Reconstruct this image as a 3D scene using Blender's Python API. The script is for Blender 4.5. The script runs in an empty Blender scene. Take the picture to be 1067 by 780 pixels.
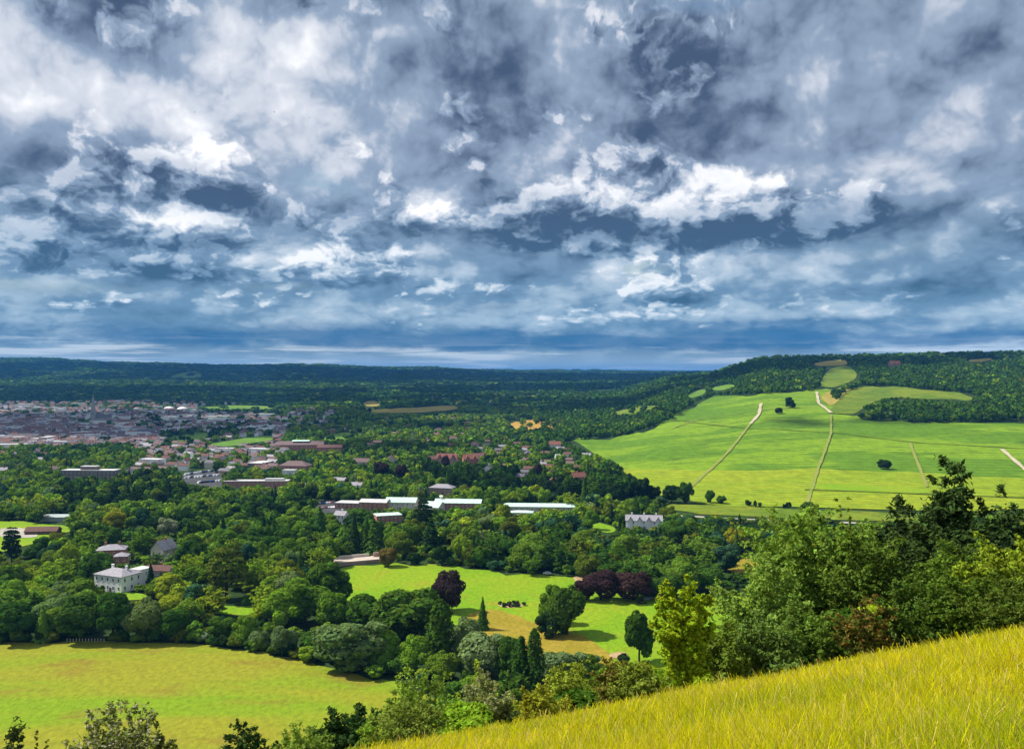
import bpy, math, random
import numpy as np
from mathutils import Vector, Matrix

SC = bpy.context.scene
COL = SC.collection
RNG = np.random.default_rng(7)
F = 924.0            # focal length in pixels of the 1067 px wide photograph
CX, CY = 533.5, 390.0
CAMZ = 110.0         # eye height above the valley floor
SUN_AZ = math.radians(-76.0)   # from +Y (view direction) towards +X; the sun stands ahead, at the left
SUN_EL = math.radians(50.0)

# ------------------------------------------------------------------ camera
cam_d = bpy.data.cameras.new("camera")
cam = bpy.data.objects.new("camera", cam_d)
COL.objects.link(cam)
cam.location = (0, 0, CAMZ)
cam.rotation_euler = (math.radians(90), 0, 0)
cam_d.sensor_width = 36.0
cam_d.lens = 36.0 * F / 1067.0
cam_d.clip_start = 0.1
cam_d.clip_end = 60000.0
SC.camera = cam
SC.render.engine = 'CYCLES'
SC.view_settings.view_transform = 'Standard'
SC.view_settings.look = 'None'
SC.view_settings.gamma = 1.0
SC.view_settings.use_curve_mapping = False
SC.view_settings.exposure = 0.44
SC.cycles.max_bounces = 6
SC.cycles.diffuse_bounces = 2
SC.cycles.transmission_bounces = 3
SC.cycles.volume_bounces = 0
SC.cycles.use_denoising = True
try:
    SC.cycles.denoising_prefilter = 'ACCURATE'
except Exception:
    pass


# ------------------------------------------------------------------ node helper
class NT:
    """Small wrapper that writes node graphs as arithmetic."""
    def __init__(self, tree):
        self.t = tree

    def node(self, typ, **kw):
        n = self.t.nodes.new(typ)
        for k, v in kw.items():
            setattr(n, k, v)
        return n

    def put(self, sock, v):
        if isinstance(v, S):
            self.t.links.new(v.s, sock)
        elif v is not None:
            sock.default_value = v

    def m(self, op, *a, clamp=False):
        n = self.node('ShaderNodeMath', operation=op, use_clamp=clamp)
        for i, v in enumerate(a):
            self.put(n.inputs[i], v)
        return S(self, n.outputs[0])

    def xyz(self, x, y, z):
        n = self.node('ShaderNodeCombineXYZ')
        for i, v in enumerate((x, y, z)):
            self.put(n.inputs[i], v)
        return S(self, n.outputs[0])

    def sep(self, v):
        n = self.node('ShaderNodeSeparateXYZ')
        self.put(n.inputs[0], v)
        return [S(self, o) for o in n.outputs]

    def noise(self, vec, scale, detail=4.0, rough=0.5, dist=0.0, lac=2.0, dim='3D'):
        n = self.node('ShaderNodeTexNoise', noise_dimensions=dim)
        self.put(n.inputs['Vector'], vec)
        for k, v in (('Scale', scale), ('Detail', detail), ('Roughness', rough), ('Lacunarity', lac), ('Distortion', dist)):
            self.put(n.inputs[k], v)
        return S(self, n.outputs[0])

    def voro(self, vec, scale, detail=0.0, rough=0.5, smooth=0.5, feature='SMOOTH_F1'):
        n = self.node('ShaderNodeTexVoronoi', feature=feature)
        self.put(n.inputs['Vector'], vec)
        self.put(n.inputs['Scale'], scale)
        self.put(n.inputs['Detail'], detail)
        self.put(n.inputs['Roughness'], rough)
        if feature == 'SMOOTH_F1':
            self.put(n.inputs['Smoothness'], smooth)
        return n

    def ss(self, v, lo, hi, a=0.0, b=1.0):
        n = self.node('ShaderNodeMapRange', interpolation_type='SMOOTHSTEP')
        self.put(n.inputs['Value'], v)
        for k, x in (('From Min', lo), ('From Max', hi), ('To Min', a), ('To Max', b)):
            self.put(n.inputs[k], x)
        return S(self, n.outputs[0])

    def mix(self, f, a, b, blend='MIX'):
        n = self.node('ShaderNodeMix', data_type='RGBA', blend_type=blend)
        self.put(n.inputs['Factor'], f)
        ins = [i for i in n.inputs if i.type == 'RGBA']
        for sck, v in zip(ins, (a, b)):
            if isinstance(v, (tuple, list)) and len(v) == 3:
                v = (*v, 1.0)
            self.put(sck, v)
        return S(self, [o for o in n.outputs if o.type == 'RGBA'][0])


class S:
    def __init__(self, nt, s):
        self.nt, self.s = nt, s
    def __add__(self, o): return self.nt.m('ADD', self, o)
    __radd__ = __add__
    def __sub__(self, o): return self.nt.m('SUBTRACT', self, o)
    def __rsub__(self, o): return self.nt.m('SUBTRACT', o, self)
    def __mul__(self, o): return self.nt.m('MULTIPLY', self, o)
    __rmul__ = __mul__
    def __truediv__(self, o): return self.nt.m('DIVIDE', self, o)
# ------------------------------------------------------------------ sky and sun
def build_world():
    w = bpy.data.worlds.new("World")
    SC.world = w
    w.use_nodes = True
    t = w.node_tree
    t.nodes.clear()
    N = NT(t)
    sky = N.node('ShaderNodeTexSky', sky_type='NISHITA')
    sky.sun_disc = False
    sky.sun_elevation = SUN_EL
    sky.sun_rotation = SUN_AZ
    sky.air_density = 1.4
    sky.dust_density = 0.0
    sky.ozone_density = 3.0
    bg_sky = N.node('ShaderNodeBackground')
    t.links.new(sky.outputs[0], bg_sky.inputs[0])
    bg_sky.inputs[1].default_value = 0.07

    tc = N.node('ShaderNodeTexCoord')
    x, y, z = N.sep(S(N, tc.outputs['Generated']))
    hyp = N.m('SQRT', x * x + y * y)
    az = N.m('ARCTAN2', x, y)
    e = N.m('MAXIMUM', z / hyp, 0.0)                      # tangent of the elevation
    h = N.m('LOGARITHM', e + 0.12, math.e) * 0.42         # cloud decks flatten towards the horizon
    P0 = N.xyz(az, h, 0.0)

    def vadd(a, b):
        n = N.node('ShaderNodeVectorMath', operation='ADD')
        N.put(n.inputs[0], a)
        N.put(n.inputs[1], b)
        return S(N, n.outputs[0])

    def vmad(a, b, c):
        n = N.node('ShaderNodeVectorMath', operation='MULTIPLY_ADD')
        for i, v in enumerate((a, b, c)):
            N.put(n.inputs[i], v)
        return S(N, n.outputs[0])

    def warp(p, scale, ax, ah, detail=6.0, rough=0.6):
        n = N.node('ShaderNodeTexNoise', noise_dimensions='2D')
        N.put(n.inputs['Vector'], p)
        for k, v in (('Scale', scale), ('Detail', detail), ('Roughness', rough)):
            N.put(n.inputs[k], v)
        c = S(N, n.outputs['Color'])
        o = vmad(c, (ax, ah, 0.0), p)
        return vadd(o, (-ax * 0.5, -ah * 0.5, 0.0))

    def blobs(p, lst):
        r = None
        for px, py, rx, ry, amp, *rot in lst:
            rot = rot[0] if rot else 0.0
            u, vv = (px - CX) / F, (CY - py) / F
            a0 = math.atan(u)
            e0 = vv * math.cos(a0)
            h0 = math.log(e0 + 0.12) * 0.42
            dh = 0.42 / (e0 + 0.12)
            g = N.node('ShaderNodeTexGradient', gradient_type='SPHERICAL')
            tm = g.texture_mapping
            tm.vector_type = 'TEXTURE'
            tm.translation = (a0, h0, 0)
            tm.rotation = (0, 0, math.atan(math.tan(rot) * dh))
            tm.scale = (rx * 1.5 / F, ry * 1.5 / F * dh, 1.0)
            N.put(g.inputs[0], p)
            gf = S(N, g.outputs['Fac'])
            r = gf * amp if r is None else N.m('MULTIPLY_ADD', gf, amp, r)
        return r

    MASS = [
        (105, 235, 190, 70, .26), (180, 165, 110, 45, .22, .45), (270, 190, 110, 40, .22, .5), (340, 215, 60, 26, .15, .5), (380, 212, 60, 26, .28, .3),
        (450, 228, 40, 34, .42), (350, 284, 52, 25, .34), (200, 272, 190, 34, .2), (120, 318, 200, 14, .22), (440, 300, 60, 12, .14),
        (700, 232, 180, 40, .36), (800, 215, 140, 40, .34), (870, 200, 90, 38, .22), (620, 215, 110, 44, .3), (560, 240, 60, 40, .2),
        (690, 300, 66, 24, .32), (640, 335, 120, 16, .22), (880, 305, 190, 22, .2), (510, 300, 60, 14, .2), (410, 268, 24, 14, .22),
        (590, 335, 50, 12, .2), (1055, 235, 40, 30, .3), (700, 90, 110, 90, .3, -.6), (480, 95, 80, 80, .26, -.3), (110, 25, 110, 45, .25, -.2),
        (640, 22, 26, 20, .2), (730, 70, 60, 50, .2), (330, 8, 130, 20, .2),
        (300, 165, 70, 26, -.35, -.5), (335, 190, 50, 24, -.2, -.6), (560, 285, 60, 14, -.25), (260, 345, 420, 12, -.4), (770, 356, 400, 12, -.5), (935, 262, 130, 18, -.3),
        (990, 120, 160, 110, -.3), (60, 298, 100, 10, -.3),
    ]
    DARK = [
        (690, 95, 80, 95, 1.5, -.65), (640, 45, 80, 70, 1.1, -.5), (745, 110, 60, 50, .9), (480, 85, 80, 85, 2.3, -.3), (530, 115, 60, 40, 1.3),
        (120, 28, 100, 45, 2.2, -.3), (340, 4, 120, 20, 1.2), (770, 240, 220, 20, 1.5), (560, 240, 70, 44, 1.2), (880, 218, 80, 26, 1.0), (620, 255, 80, 14, .8),
        (290, 218, 110, 26, 1.2, -.2), (390, 234, 70, 18, 1.0), (120, 155, 70, 24, .7), (170, 270, 180, 22, .7), (210, 290, 120, 10, .8), (20, 212, 70, 44, .9),
        (1060, 100, 60, 90, .8), (1060, 246, 50, 20, .9), (598, 172, 24, 13, 1.3), (715, 314, 32, 7, 1.1), (450, 252, 40, 10, .7), (330, 95, 220, 22, .3),
        (70, 190, 120, 26, .5), (880, 300, 200, 12, .5), (520, 190, 60, 24, .4), (960, 300, 90, 8, .5),
    ]
    BRIGHT = [
        (640, 22, 24, 17, 1.5), (565, 80, 80, 130, .8), (735, 60, 66, 34, .7, -.4), (640, 205, 100, 34, .5), (760, 188, 110, 26, .5), (845, 180, 90, 24, .45),
        (452, 216, 38, 22, 1.3), (375, 204, 56, 18, 1.0, -.4), (170, 148, 110, 30, .7, -.3), (255, 180, 95, 20, .8, -.6), (60, 70, 170, 60, .75), (350, 274, 50, 17, 1.0),
        (245, 272, 40, 9, 1.0), (690, 290, 60, 17, 1.0), (620, 327, 80, 14, .7), (120, 312, 200, 7, .7), (230, 70, 220, 60, .65), (440, 262, 30, 10, .4), (350, 130, 140, 50, .6),
        (880, 290, 150, 10, .35), (590, 338, 40, 8, .6), (190, 222, 90, 14, .4),
    ]

    PW = warp(P0, 8.0, 0.075, 0.055, 5.0, 0.62)
    PB = warp(P0, 7.0, 0.085, 0.060, 7.0, 0.66)

    def billow(p, sc, det, nsc, ndet):
        """heaped vapour: rounded cells of several sizes over a slow swell"""
        n = N.noise(p, nsc, ndet, 0.56, dim='2D')
        v = N.voro(p, sc, det, 0.60, feature='F1')
        v.voronoi_dimensions = '2D'
        return n * 0.66 + (0.62 - S(N, v.outputs['Distance'])) * 0.42

    mass = blobs(PW, MASS)

    def dens(off):
        p = vadd(PW, off)
        return billow(p, 9.0, 4.5, 4.6, 8.0)

    D0 = dens((0, 0, 0))
    D1 = dens((-0.010, 0.022, 0))
    massu = blobs(vadd(PW, (-0.012, 0.030, 0)), MASS)
    D = D0 * 0.8 + mass * 1.15 + 0.085
    rel = (D0 - D1) * 1.0 + (mass - massu) * 0.35
    lit = N.ss(rel, -0.17, 0.21)
    cover = N.ss(D, 0.38, 0.57)
    core = N.ss(D, 0.52, 0.85)

    # small fair weather heaps in rows nearer the horizon
    PL = warp(P0, 16.0, 0.03, 0.02, 4.0, 0.6)
    S0 = billow(PL, 17.0, 3.5, 8.0, 6.0)
    S1 = billow(vadd(PL, (-0.006, 0.014, 0)), 17.0, 3.5, 8.0, 6.0)
    srel = N.ss(S0 - S1, -0.16, 0.20)
    low = N.ss(e, 0.19, 0.09) * N.ss(e, 0.012, 0.035)
    scov = N.ss(S0 + mass * 0.5, 0.38, 0.52) * low

    bd = blobs(PB, BRIGHT) - blobs(PB, DARK)
    bd = bd / (N.m('ABSOLUTE', bd) * 0.75 + 1.0)
    bd = bd + N.m('MINIMUM', bd, 0.0) * 0.55
    fine2 = N.noise(PB, 40.0, 4.0, 0.6, dim='2D')

    # high overcast sheet, with a soft relief of its own
    PS = warp(P0, 6.0, 0.07, 0.045, 5.0)
    sheet = billow(PS, 6.5, 4.0, 3.6, 8.0) * 0.55 + N.noise(PB, 4.2, 8.0, 0.54, dim='2D') * 0.40
    sheet2 = billow(vadd(PS, (-0.014, 0.028, 0)), 6.5, 4.0, 3.6, 7.0) * 0.55 + N.noise(vadd(PB, (-0.014, 0.028, 0)), 4.2, 7.0, 0.54, dim='2D') * 0.40
    fine = N.noise(PB, 16.0, 5.0, 0.6, dim='2D')
    up = N.ss(e, 0.04, 0.25)

    base_c = N.mix(up, (0.040, 0.105, 0.185), (0.047, 0.075, 0.135))
    mid_c = N.mix(up, (0.115, 0.225, 0.345), (0.222, 0.290, 0.395))
    hi_c = N.mix(up, (0.27, 0.39, 0.50), (0.490, 0.522, 0.590))
    top_c = N.mix(N.ss(e, 0.02, 0.18), (0.54, 0.62, 0.68), (0.80, 0.80, 0.815))
    sv = (sheet - 0.41) * 1.5 + (sheet - sheet2) * 2.0 + 0.60
    cv = (lit - 0.5) * 1.45 - core * 0.10 + 0.52 + (sheet - 0.41) * 0.8
    cf = cover * 0.92
    val = cv * cf + sv * (1.0 - cf)
    val = val * (1.0 - scov * 0.85) + ((srel - 0.5) * 0.95 + 0.60) * (scov * 0.85)
    val = val + bd * 0.50 * (fine * 1.3 + 0.35) + (fine - 0.5) * 0.14 + (fine2 - 0.5) * 0.09 + 0.085
    c1 = N.mix(N.ss(val, -0.42, 0.44), base_c, mid_c)
    c2 = N.mix(N.ss(val, 0.34, 0.80), c1, hi_c)
    cloud_c = N.mix(N.ss(val, 0.72, 1.36), c2, top_c)

    # near the horizon: blue lanes between the rows, and thin bright streaks beneath
    st = N.noise(N.xyz(az * 2.2, e * 52.0, 0.0), 2.4, 6.0, 0.6, dim='2D')
    brk = N.noise(N.xyz(az * 3.0, e * 9.0, 2.0), 3.0, 5.0, 0.6, dim='2D')
    lane = blobs(PB, [(240, 345, 520, 10, 0.8), (760, 356, 520, 9, 1.3), (675, 280, 17, 8, 2.2), (60, 300, 110, 12, .6), (740, 3, 80, 10, 1.2),
                      (330, 190, 50, 18, .7, -.4), (500, 320, 160, 7, .5), (880, 335, 200, 6, .5), (945, 258, 100, 8, .4), (300, 300, 60, 7, .6)])
    lane = N.ss(lane * (brk * 2.2 - 0.25), 0.10, 0.80, 0.0, 0.72) * (1.0 - cover * 0.7) * (1.0 - scov * 0.8)
    cloud_c = N.mix(N.ss(e, 0.034, 0.010, 0.0, 0.8), cloud_c, (0.30, 0.43, 0.54))
    streak = N.ss(st, 0.47, 0.64) * N.ss(e, 0.050, 0.026) * 0.85
    cloud_c = N.mix(streak, cloud_c, (0.54, 0.63, 0.70))
    cloud_c = N.mix(lane * N.ss(e, 0.12, 0.06), cloud_c, (0.012, 0.105, 0.250))

    bg_cloud = N.node('ShaderNodeBackground')
    N.put(bg_cloud.inputs[0], cloud_c)
    bg_cloud.inputs[1].default_value = 1.0
    hole = lane * N.ss(e, 0.06, 0.12)
    msh = N.node('ShaderNodeMixShader')
    N.put(msh.inputs[0], 1.0 - hole)
    t.links.new(bg_sky.outputs[0], msh.inputs[1])
    t.links.new(bg_cloud.outputs[0], msh.inputs[2])
    out = N.node('ShaderNodeOutputWorld')
    t.links.new(msh.outputs[0], out.inputs[0])
    w.cycles.sampling_method = 'MANUAL'
    w.cycles.sample_map_resolution = 256


build_world()
sun_d = bpy.data.lights.new("sun", 'SUN')
sun_d.energy = 5.0
sun_d.angle = math.radians(0.5)
sun_d.color = (1.0, 0.95, 0.86)
sun = bpy.data.objects.new("sun", sun_d)
COL.objects.link(sun)
sd = Vector((math.sin(SUN_AZ) * math.cos(SUN_EL), math.cos(SUN_AZ) * math.cos(SUN_EL), math.sin(SUN_EL)))
sun.rotation_euler = sd.to_track_quat('Z', 'Y').to_euler()
sun.location = (0, 0, 400)
# ------------------------------------------------------------------ terrain
US = np.array([-2.0, -0.9, -0.6, -0.3, -0.1, 0.0, 0.1, 0.2, 0.3, 0.4, 0.5, 0.6, 0.9, 2.0])
YS = np.array([0, 300, 750, 1000, 1250, 1500, 2000, 2500, 3000, 4000, 5500, 7500, 9500, 13000, 20000, 45000.0])
ZT = np.array([
    [0, 0, 0, 0, 0, 0, 1, 3, 6, 24, 75, 165, 270, 230, 120, 0],
    [0, 0, 0, 0, 0, 0, 1, 3, 6, 24, 75, 165, 270, 230, 120, 0],
    [0, 0, 0, 0, 0, 0, 1, 3, 6, 24, 75, 165, 262, 230, 120, 0],
    [0, 0, 0, 0, 0, 0, 1, 3, 6, 22, 65, 140, 215, 190, 120, 0],
    [0, 0, 0, 0, 0, 1, 3, 6, 10, 22, 50, 105, 160, 165, 120, 0],
    [0, 0, 0, 0, 1, 2, 6, 10, 14, 24, 44, 84, 128, 165, 120, 0],
    [0, 0, 0, 2, 5, 9, 15, 20, 25, 38, 54, 80, 112, 165, 120, 0],
    [0, 0, 0, 7, 20, 35, 60, 74, 86, 98, 84, 84, 110, 160, 120, 0],
    [0, 0, 0, 10, 29, 51, 96, 130, 156, 140, 100, 90, 110, 150, 120, 0],
    [0, 0, 1, 12, 32, 54, 95, 138, 162, 150, 110, 90, 110, 150, 120, 0],
    [0, 0, 1, 13, 34, 57, 97, 142, 168, 155, 110, 90, 110, 150, 120, 0],
    [0, 0, 1, 14, 35, 58, 98, 142, 168, 155, 110, 90, 110, 150, 120, 0],
    [0, 0, 1, 14, 35, 58, 98, 142, 168, 155, 110, 90, 110, 150, 120, 0],
    [0, 0, 1, 14, 35, 58, 98, 142, 168, 155, 110, 90, 110, 150, 120, 0]], float)


def _slopes(xs, v, axis):
    d = np.gradient(v, xs, axis=axis)
    return d


ZDY = _slopes(YS, ZT, 1)


def _hermite(t, a, b, ma, mb, dx):
    t2, t3 = t * t, t * t * t
    return (2 * t3 - 3 * t2 + 1) * a + (t3 - 2 * t2 + t) * ma * dx + (-2 * t3 + 3 * t2) * b + (t3 - t2) * mb * dx


def hgt(x, y):
    """ground height, metres above the valley floor"""
    x = np.asarray(x, float)
    y = np.asarray(y, float)
    r = np.hypot(x, y)
    yy = np.clip(np.where(y > 0.3 * r, y, 0.3 * r), 0, 44999)
    u = np.clip(np.where(y > 0.3 * r, x / np.maximum(y, 1e-6), np.sign(x) * 1.99), -1.99, 1.99)
    j = np.clip(np.searchsorted(YS, yy, side='right') - 1, 0, len(YS) - 2)
    i = np.clip(np.searchsorted(US, u, side='right') - 1, 0, len(US) - 2)
    dy = YS[j + 1] - YS[j]
    ty = (yy - YS[j]) / dy
    row = lambda k: _hermite(ty, ZT[k, j], ZT[k, j + 1], ZDY[k, j], ZDY[k, j + 1], dy)
    tu = (u - US[i]) / (US[i + 1] - US[i])
    tu = tu * tu * (3 - 2 * tu)
    zv = row(i) * (1 - tu) + row(i + 1) * tu
    w = np.clip((r - 800) / 2500, 0, 1)
    zv = zv + w * (5 * np.sin(x / 170.0 + 1.3) * np.sin(y / 260.0 + 0.4) + 3 * np.sin(x / 71.0 + y / 113.0))
    w2 = np.clip((r - 4500) / 3500, 0, 1)
    zv = zv + w2 * (14 * np.sin(x / 640.0 + 0.7) * np.sin(y / 900.0) + 7 * np.sin(x / 230.0 + y / 410.0))
    zv = zv + 0.5 * np.sin(x / 37.0) * np.sin(y / 53.0 + 1.0)
    # the down the photographer stands on
    yc = np.clip(y, -60, 80)
    zs = 108.3 - 0.321 * yc - 0.0013 * yc * np.maximum(yc, 0) - 0.529 * np.maximum(y - 80, 0) + 0.188 * np.clip(x, -500, 160)
    zs = zs + 0.10 * np.sin(x * 0.9 + 0.3 * y) * np.sin(y * 0.45) * np.clip(r / 8, 0, 1)
    k = 7.0
    hh = np.clip(0.5 + 0.5 * (zs - zv) / k, 0, 1)
    return zv * (1 - hh) + zs * hh + k * hh * (1 - hh)


_RT = np.concatenate([np.geomspace(5, 45000, 900)])


def at(px, py):
    """ground point seen at a pixel of the photograph"""
    u, v = (px - CX) / F, (CY - py) / F
    z = CAMZ + v * _RT
    g = hgt(u * _RT, _RT)
    below = np.nonzero(z < g)[0]
    if len(below) == 0:
        k = len(_RT) - 1
        return Vector((u * _RT[k], _RT[k], float(g[k])))
    k = below[0]
    a, b = _RT[max(k - 1, 0)], _RT[k]
    for _ in range(30):
        m = 0.5 * (a + b)
        if CAMZ + v * m < float(hgt(u * m, m)):
            b = m
        else:
            a = m
    return Vector((u * b, b, float(hgt(u * b, b))))


def pix(x, y, z):
    return CX + F * x / y, CY - F * (z - CAMZ) / y


def ground(x, y):
    return float(hgt(x, y))


# ------------------------------------------------------------------ object helpers
def tag(o, label=None, cat=None, group=None, kind=None):
    if label: o["label"] = label
    if cat: o["category"] = cat
    if group: o["group"] = group
    if kind: o["kind"] = kind
    return o


def link(name, data, mat=None, parent=None, loc=None):
    o = bpy.data.objects.new(name, data)
    COL.objects.link(o)
    if mat is not None and data is not None and len(data.materials) == 0:
        data.materials.append(mat)
    if parent is not None:
        o.parent = parent
    if loc is not None:
        o.location = loc
    return o


def empty(name, loc, rz=0.0):
    o = bpy.data.objects.new(name, None)
    COL.objects.link(o)
    o.location = loc
    o.rotation_euler = (0, 0, rz)
    o.empty_display_size = 0.5
    return o


def np_mesh(name, verts, faces_flat, nper, smooth=False, attrs=None):
    """mesh from numpy arrays; every face has nper corners. attrs: {name: (type, domain, array)}"""
    me = bpy.data.meshes.new(name)
    verts = np.asarray(verts, np.float32)
    ff = np.asarray(faces_flat, np.int32).ravel()
    nf = len(ff) // nper
    me.vertices.add(len(verts))
    me.vertices.foreach_set('co', verts.ravel())
    me.loops.add(len(ff))
    me.loops.foreach_set('vertex_index', ff)
    me.polygons.add(nf)
    me.polygons.foreach_set('loop_start', np.arange(0, nf * nper, nper, dtype=np.int32))
    if smooth:
        me.polygons.foreach_set('use_smooth', np.ones(nf, bool))
    for k, (typ, dom, arr) in (attrs or {}).items():
        a = me.attributes.new(k, typ, dom)
        a.data.foreach_set('color' if typ in ('FLOAT_COLOR', 'BYTE_COLOR') else 'value', np.asarray(arr, np.float32).ravel())
    me.update(calc_edges=True)
    return me


# ------------------------------------------------------------------ materials
MATS = {}


def new_mat(name):
    m = bpy.data.materials.new(name)
    m.use_nodes = True
    m.node_tree.nodes.clear()
    return m, NT(m.node_tree)


def finish(N, shader):
    out = N.node('ShaderNodeOutputMaterial')
    N.t.links.new(shader, out.inputs[0])


def principled(N, color, rough=0.8, spec=0.3, metal=0.0, normal=None):
    b = N.node('ShaderNodeBsdfPrincipled')
    if isinstance(color, (tuple, list)):
        color = (*color[:3], 1.0)
    N.put(b.inputs['Base Color'], color)
    N.put(b.inputs['Roughness'], rough)
    N.put(b.inputs['Specular IOR Level'], spec)
    N.put(b.inputs['Metallic'], metal)
    if normal is not None:
        N.put(b.inputs['Normal'], normal)
    return b.outputs[0]


def pos(N):
    g = N.node('ShaderNodeNewGeometry')
    return S(N, g.outputs['Position'])


def plain(name, color, rough=0.7, spec=0.3, var=0.12, scale=0.8, metal=0.0):
    """painted / rendered / slated surface with slight weathering"""
    if name in MATS:
        return MATS[name]
    m, N = new_mat(name)
    p = pos(N)
    n = N.noise(p, scale, 5.0, 0.6)
    dk = tuple(c * (1 - 2.2 * var) for c in color)
    lt = tuple(min(1, c * (1 + 1.2 * var)) for c in color)
    finish(N, principled(N, N.mix(N.ss(n, 0.3, 0.7), dk, lt), rough, spec, metal))
    MATS[name] = m
    return m


def bricks(name, c1, c2, mortar, scale=1.0):
    if name in MATS:
        return MATS[name]
    m, N = new_mat(name)
    tc = N.node('ShaderNodeTexCoord')
    b = N.node('ShaderNodeTexBrick')
    x, y, z = N.sep(S(N, tc.outputs['Object']))
    N.put(b.inputs['Vector'], N.xyz(x + y, z, 0.0))
    b.inputs['Color1'].default_value = (*c1, 1)
    b.inputs['Color2'].default_value = (*c2, 1)
    b.inputs['Mortar'].default_value = (*mortar, 1)
    b.inputs['Scale'].default_value = 2.2 * scale
    n = N.noise(pos(N), 0.35, 4.0)
    dark = N.mix(0.55, S(N, b.outputs['Color']), (0.12, 0.09, 0.08))
    finish(N, principled(N, N.mix(N.ss(n, 0.35, 0.75, 0.0, 0.6), S(N, b.outputs['Color']), dark), 0.85, 0.2))
    MATS[name] = m
    return m


def field_mat(name, c1, c2, c3=None, scale=0.03, fine=0.6, stripe=None, sx=1.0, sy=1.0, thr=(0.42, 0.62)):
    """grass or crop: large patches of two or three tones, mottled; optional drill rows (angle, spacing, strength)"""
    if name in MATS:
        return MATS[name]
    m, N = new_mat(name)
    p = pos(N)
    x, y, z = N.sep(p)
    q = N.xyz(x * sx, y * sy, 0.0)
    n1 = N.noise(q, scale, 5.0, 0.6, 0.6)
    n2 = N.noise(q, scale * 3.7, 5.0, 0.6)
    n3 = N.noise(N.xyz(x, y * 0.6, 0.0), fine, 4.0, 0.7)
    c = N.mix(N.ss(n1, *thr), c1, c2)
    if c3:
        c = N.mix(N.ss(n2, 0.53, 0.74), c, c3)
    n4 = N.noise(p, fine * 4.5, 3.0, 0.7)
    f = N.ss(n3, 0.25, 0.75, 0.76, 1.20) * N.ss(n4, 0.25, 0.75, 0.82, 1.16)
    if stripe:
        a, sp, st = stripe
        ph = (x * math.cos(a) + y * math.sin(a)) * (2 * math.pi / sp)
        w = N.m('SINE', ph + n2 * 3.0)
        f = f * (w * st + 1.0)
    hs = N.node('ShaderNodeHueSaturation')
    N.put(hs.inputs['Color'], c)
    N.put(hs.inputs['Value'], f)
    finish(N, principled(N, S(N, hs.outputs[0]), 0.95, 0.08))
    MATS[name] = m
    return m


def leaf_mat(name, transl=0.28, attr=None):
    """leaves: colour per tree (object colour) or per clump (attribute), varied leaf by leaf"""
    if name in MATS:
        return MATS[name]
    m, N = new_mat(name)
    if attr:
        a = N.node('ShaderNodeAttribute', attribute_name=attr)
        col = S(N, a.outputs['Color'])
    else:
        oi = N.node('ShaderNodeObjectInfo')
        col = S(N, oi.outputs['Color'])
    t = N.node('ShaderNodeAttribute', attribute_name='tint')
    tv = S(N, t.outputs['Fac'])
    hs = N.node('ShaderNodeHueSaturation')
    N.put(hs.inputs['Color'], col)
    N.put(hs.inputs['Hue'], (tv - 0.5) * 0.045 + 0.5)
    N.put(hs.inputs['Value'], tv * 0.95 + 0.52)
    d = N.node('ShaderNodeBsdfDiffuse')
    N.put(d.inputs[0], S(N, hs.outputs[0]))
    tr = N.node('ShaderNodeBsdfTranslucent')
    N.put(tr.inputs[0], N.mix(1.0, S(N, hs.outputs[0]), (1.25, 1.25, 0.6), 'MULTIPLY'))
    ms = N.node('ShaderNodeMixShader')
    ms.inputs[0].default_value = transl
    N.t.links.new(d.outputs[0], ms.inputs[1])
    N.t.links.new(tr.outputs[0], ms.inputs[2])
    finish(N, ms.outputs[0])
    MATS[name] = m
    return m


# ------------------------------------------------------------------ ground sheet
def build_ground():
    fine = np.radians(np.arange(-42, 42.01, 0.25))
    coarse = np.radians(np.arange(46, 315, 4.0))
    az = np.concatenate([fine, coarse])
    rad = np.concatenate([[0.0], np.geomspace(1.2, 46000, 270)])
    A, R = np.meshgrid(az, rad, indexing='ij')
    X, Y = R * np.sin(A), R * np.cos(A)
    Z = hgt(X, Y)
    V = np.stack([X, Y, Z], -1).reshape(-1, 3)
    na, nr = len(az), len(rad)
    i = np.arange(na)[:, None]
    j = np.arange(nr - 1)[None, :]
    i2 = (i + 1) % na
    fq = np.stack([i * nr + j, i * nr + j + 1, i2 * nr + j + 1, i2 * nr + j], -1).reshape(-1, 4)
    me = np_mesh('ground', V, fq, 4, smooth=True)
    m, N = new_mat('woodland_floor')
    p = pos(N)
    x, y, z = N.sep(p)
    n = N.noise(p, 0.012, 6.0, 0.6)
    n2 = N.noise(p, 0.25, 5.0, 0.65)
    wood = N.mix(N.ss(n2, 0.3, 0.7), (0.016, 0.034, 0.010), (0.040, 0.070, 0.016))
    wood = N.mix(N.ss(n, 0.55, 0.72, 0.0, 0.55), wood, (0.075, 0.125, 0.020))
    turf = N.mix(N.ss(N.noise(p, 1.4, 5.0, 0.7), 0.35, 0.68), (0.16, 0.17, 0.010), (0.38, 0.33, 0.016))
    near = N.ss(N.m('SQRT', x * x + y * y), 48.0, 66.0, 1.0, 0.0)
    finish(N, principled(N, N.mix(near, wood, turf), 0.95, 0.05))
    o = link('ground', me, m)
    tag(o, 'rolling ground of the valley floor, the downs and the far ridge', 'ground', kind='structure')


build_ground()

import bmesh


def world_poly(pts):
    return [at(px, py) for px, py in pts]


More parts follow.
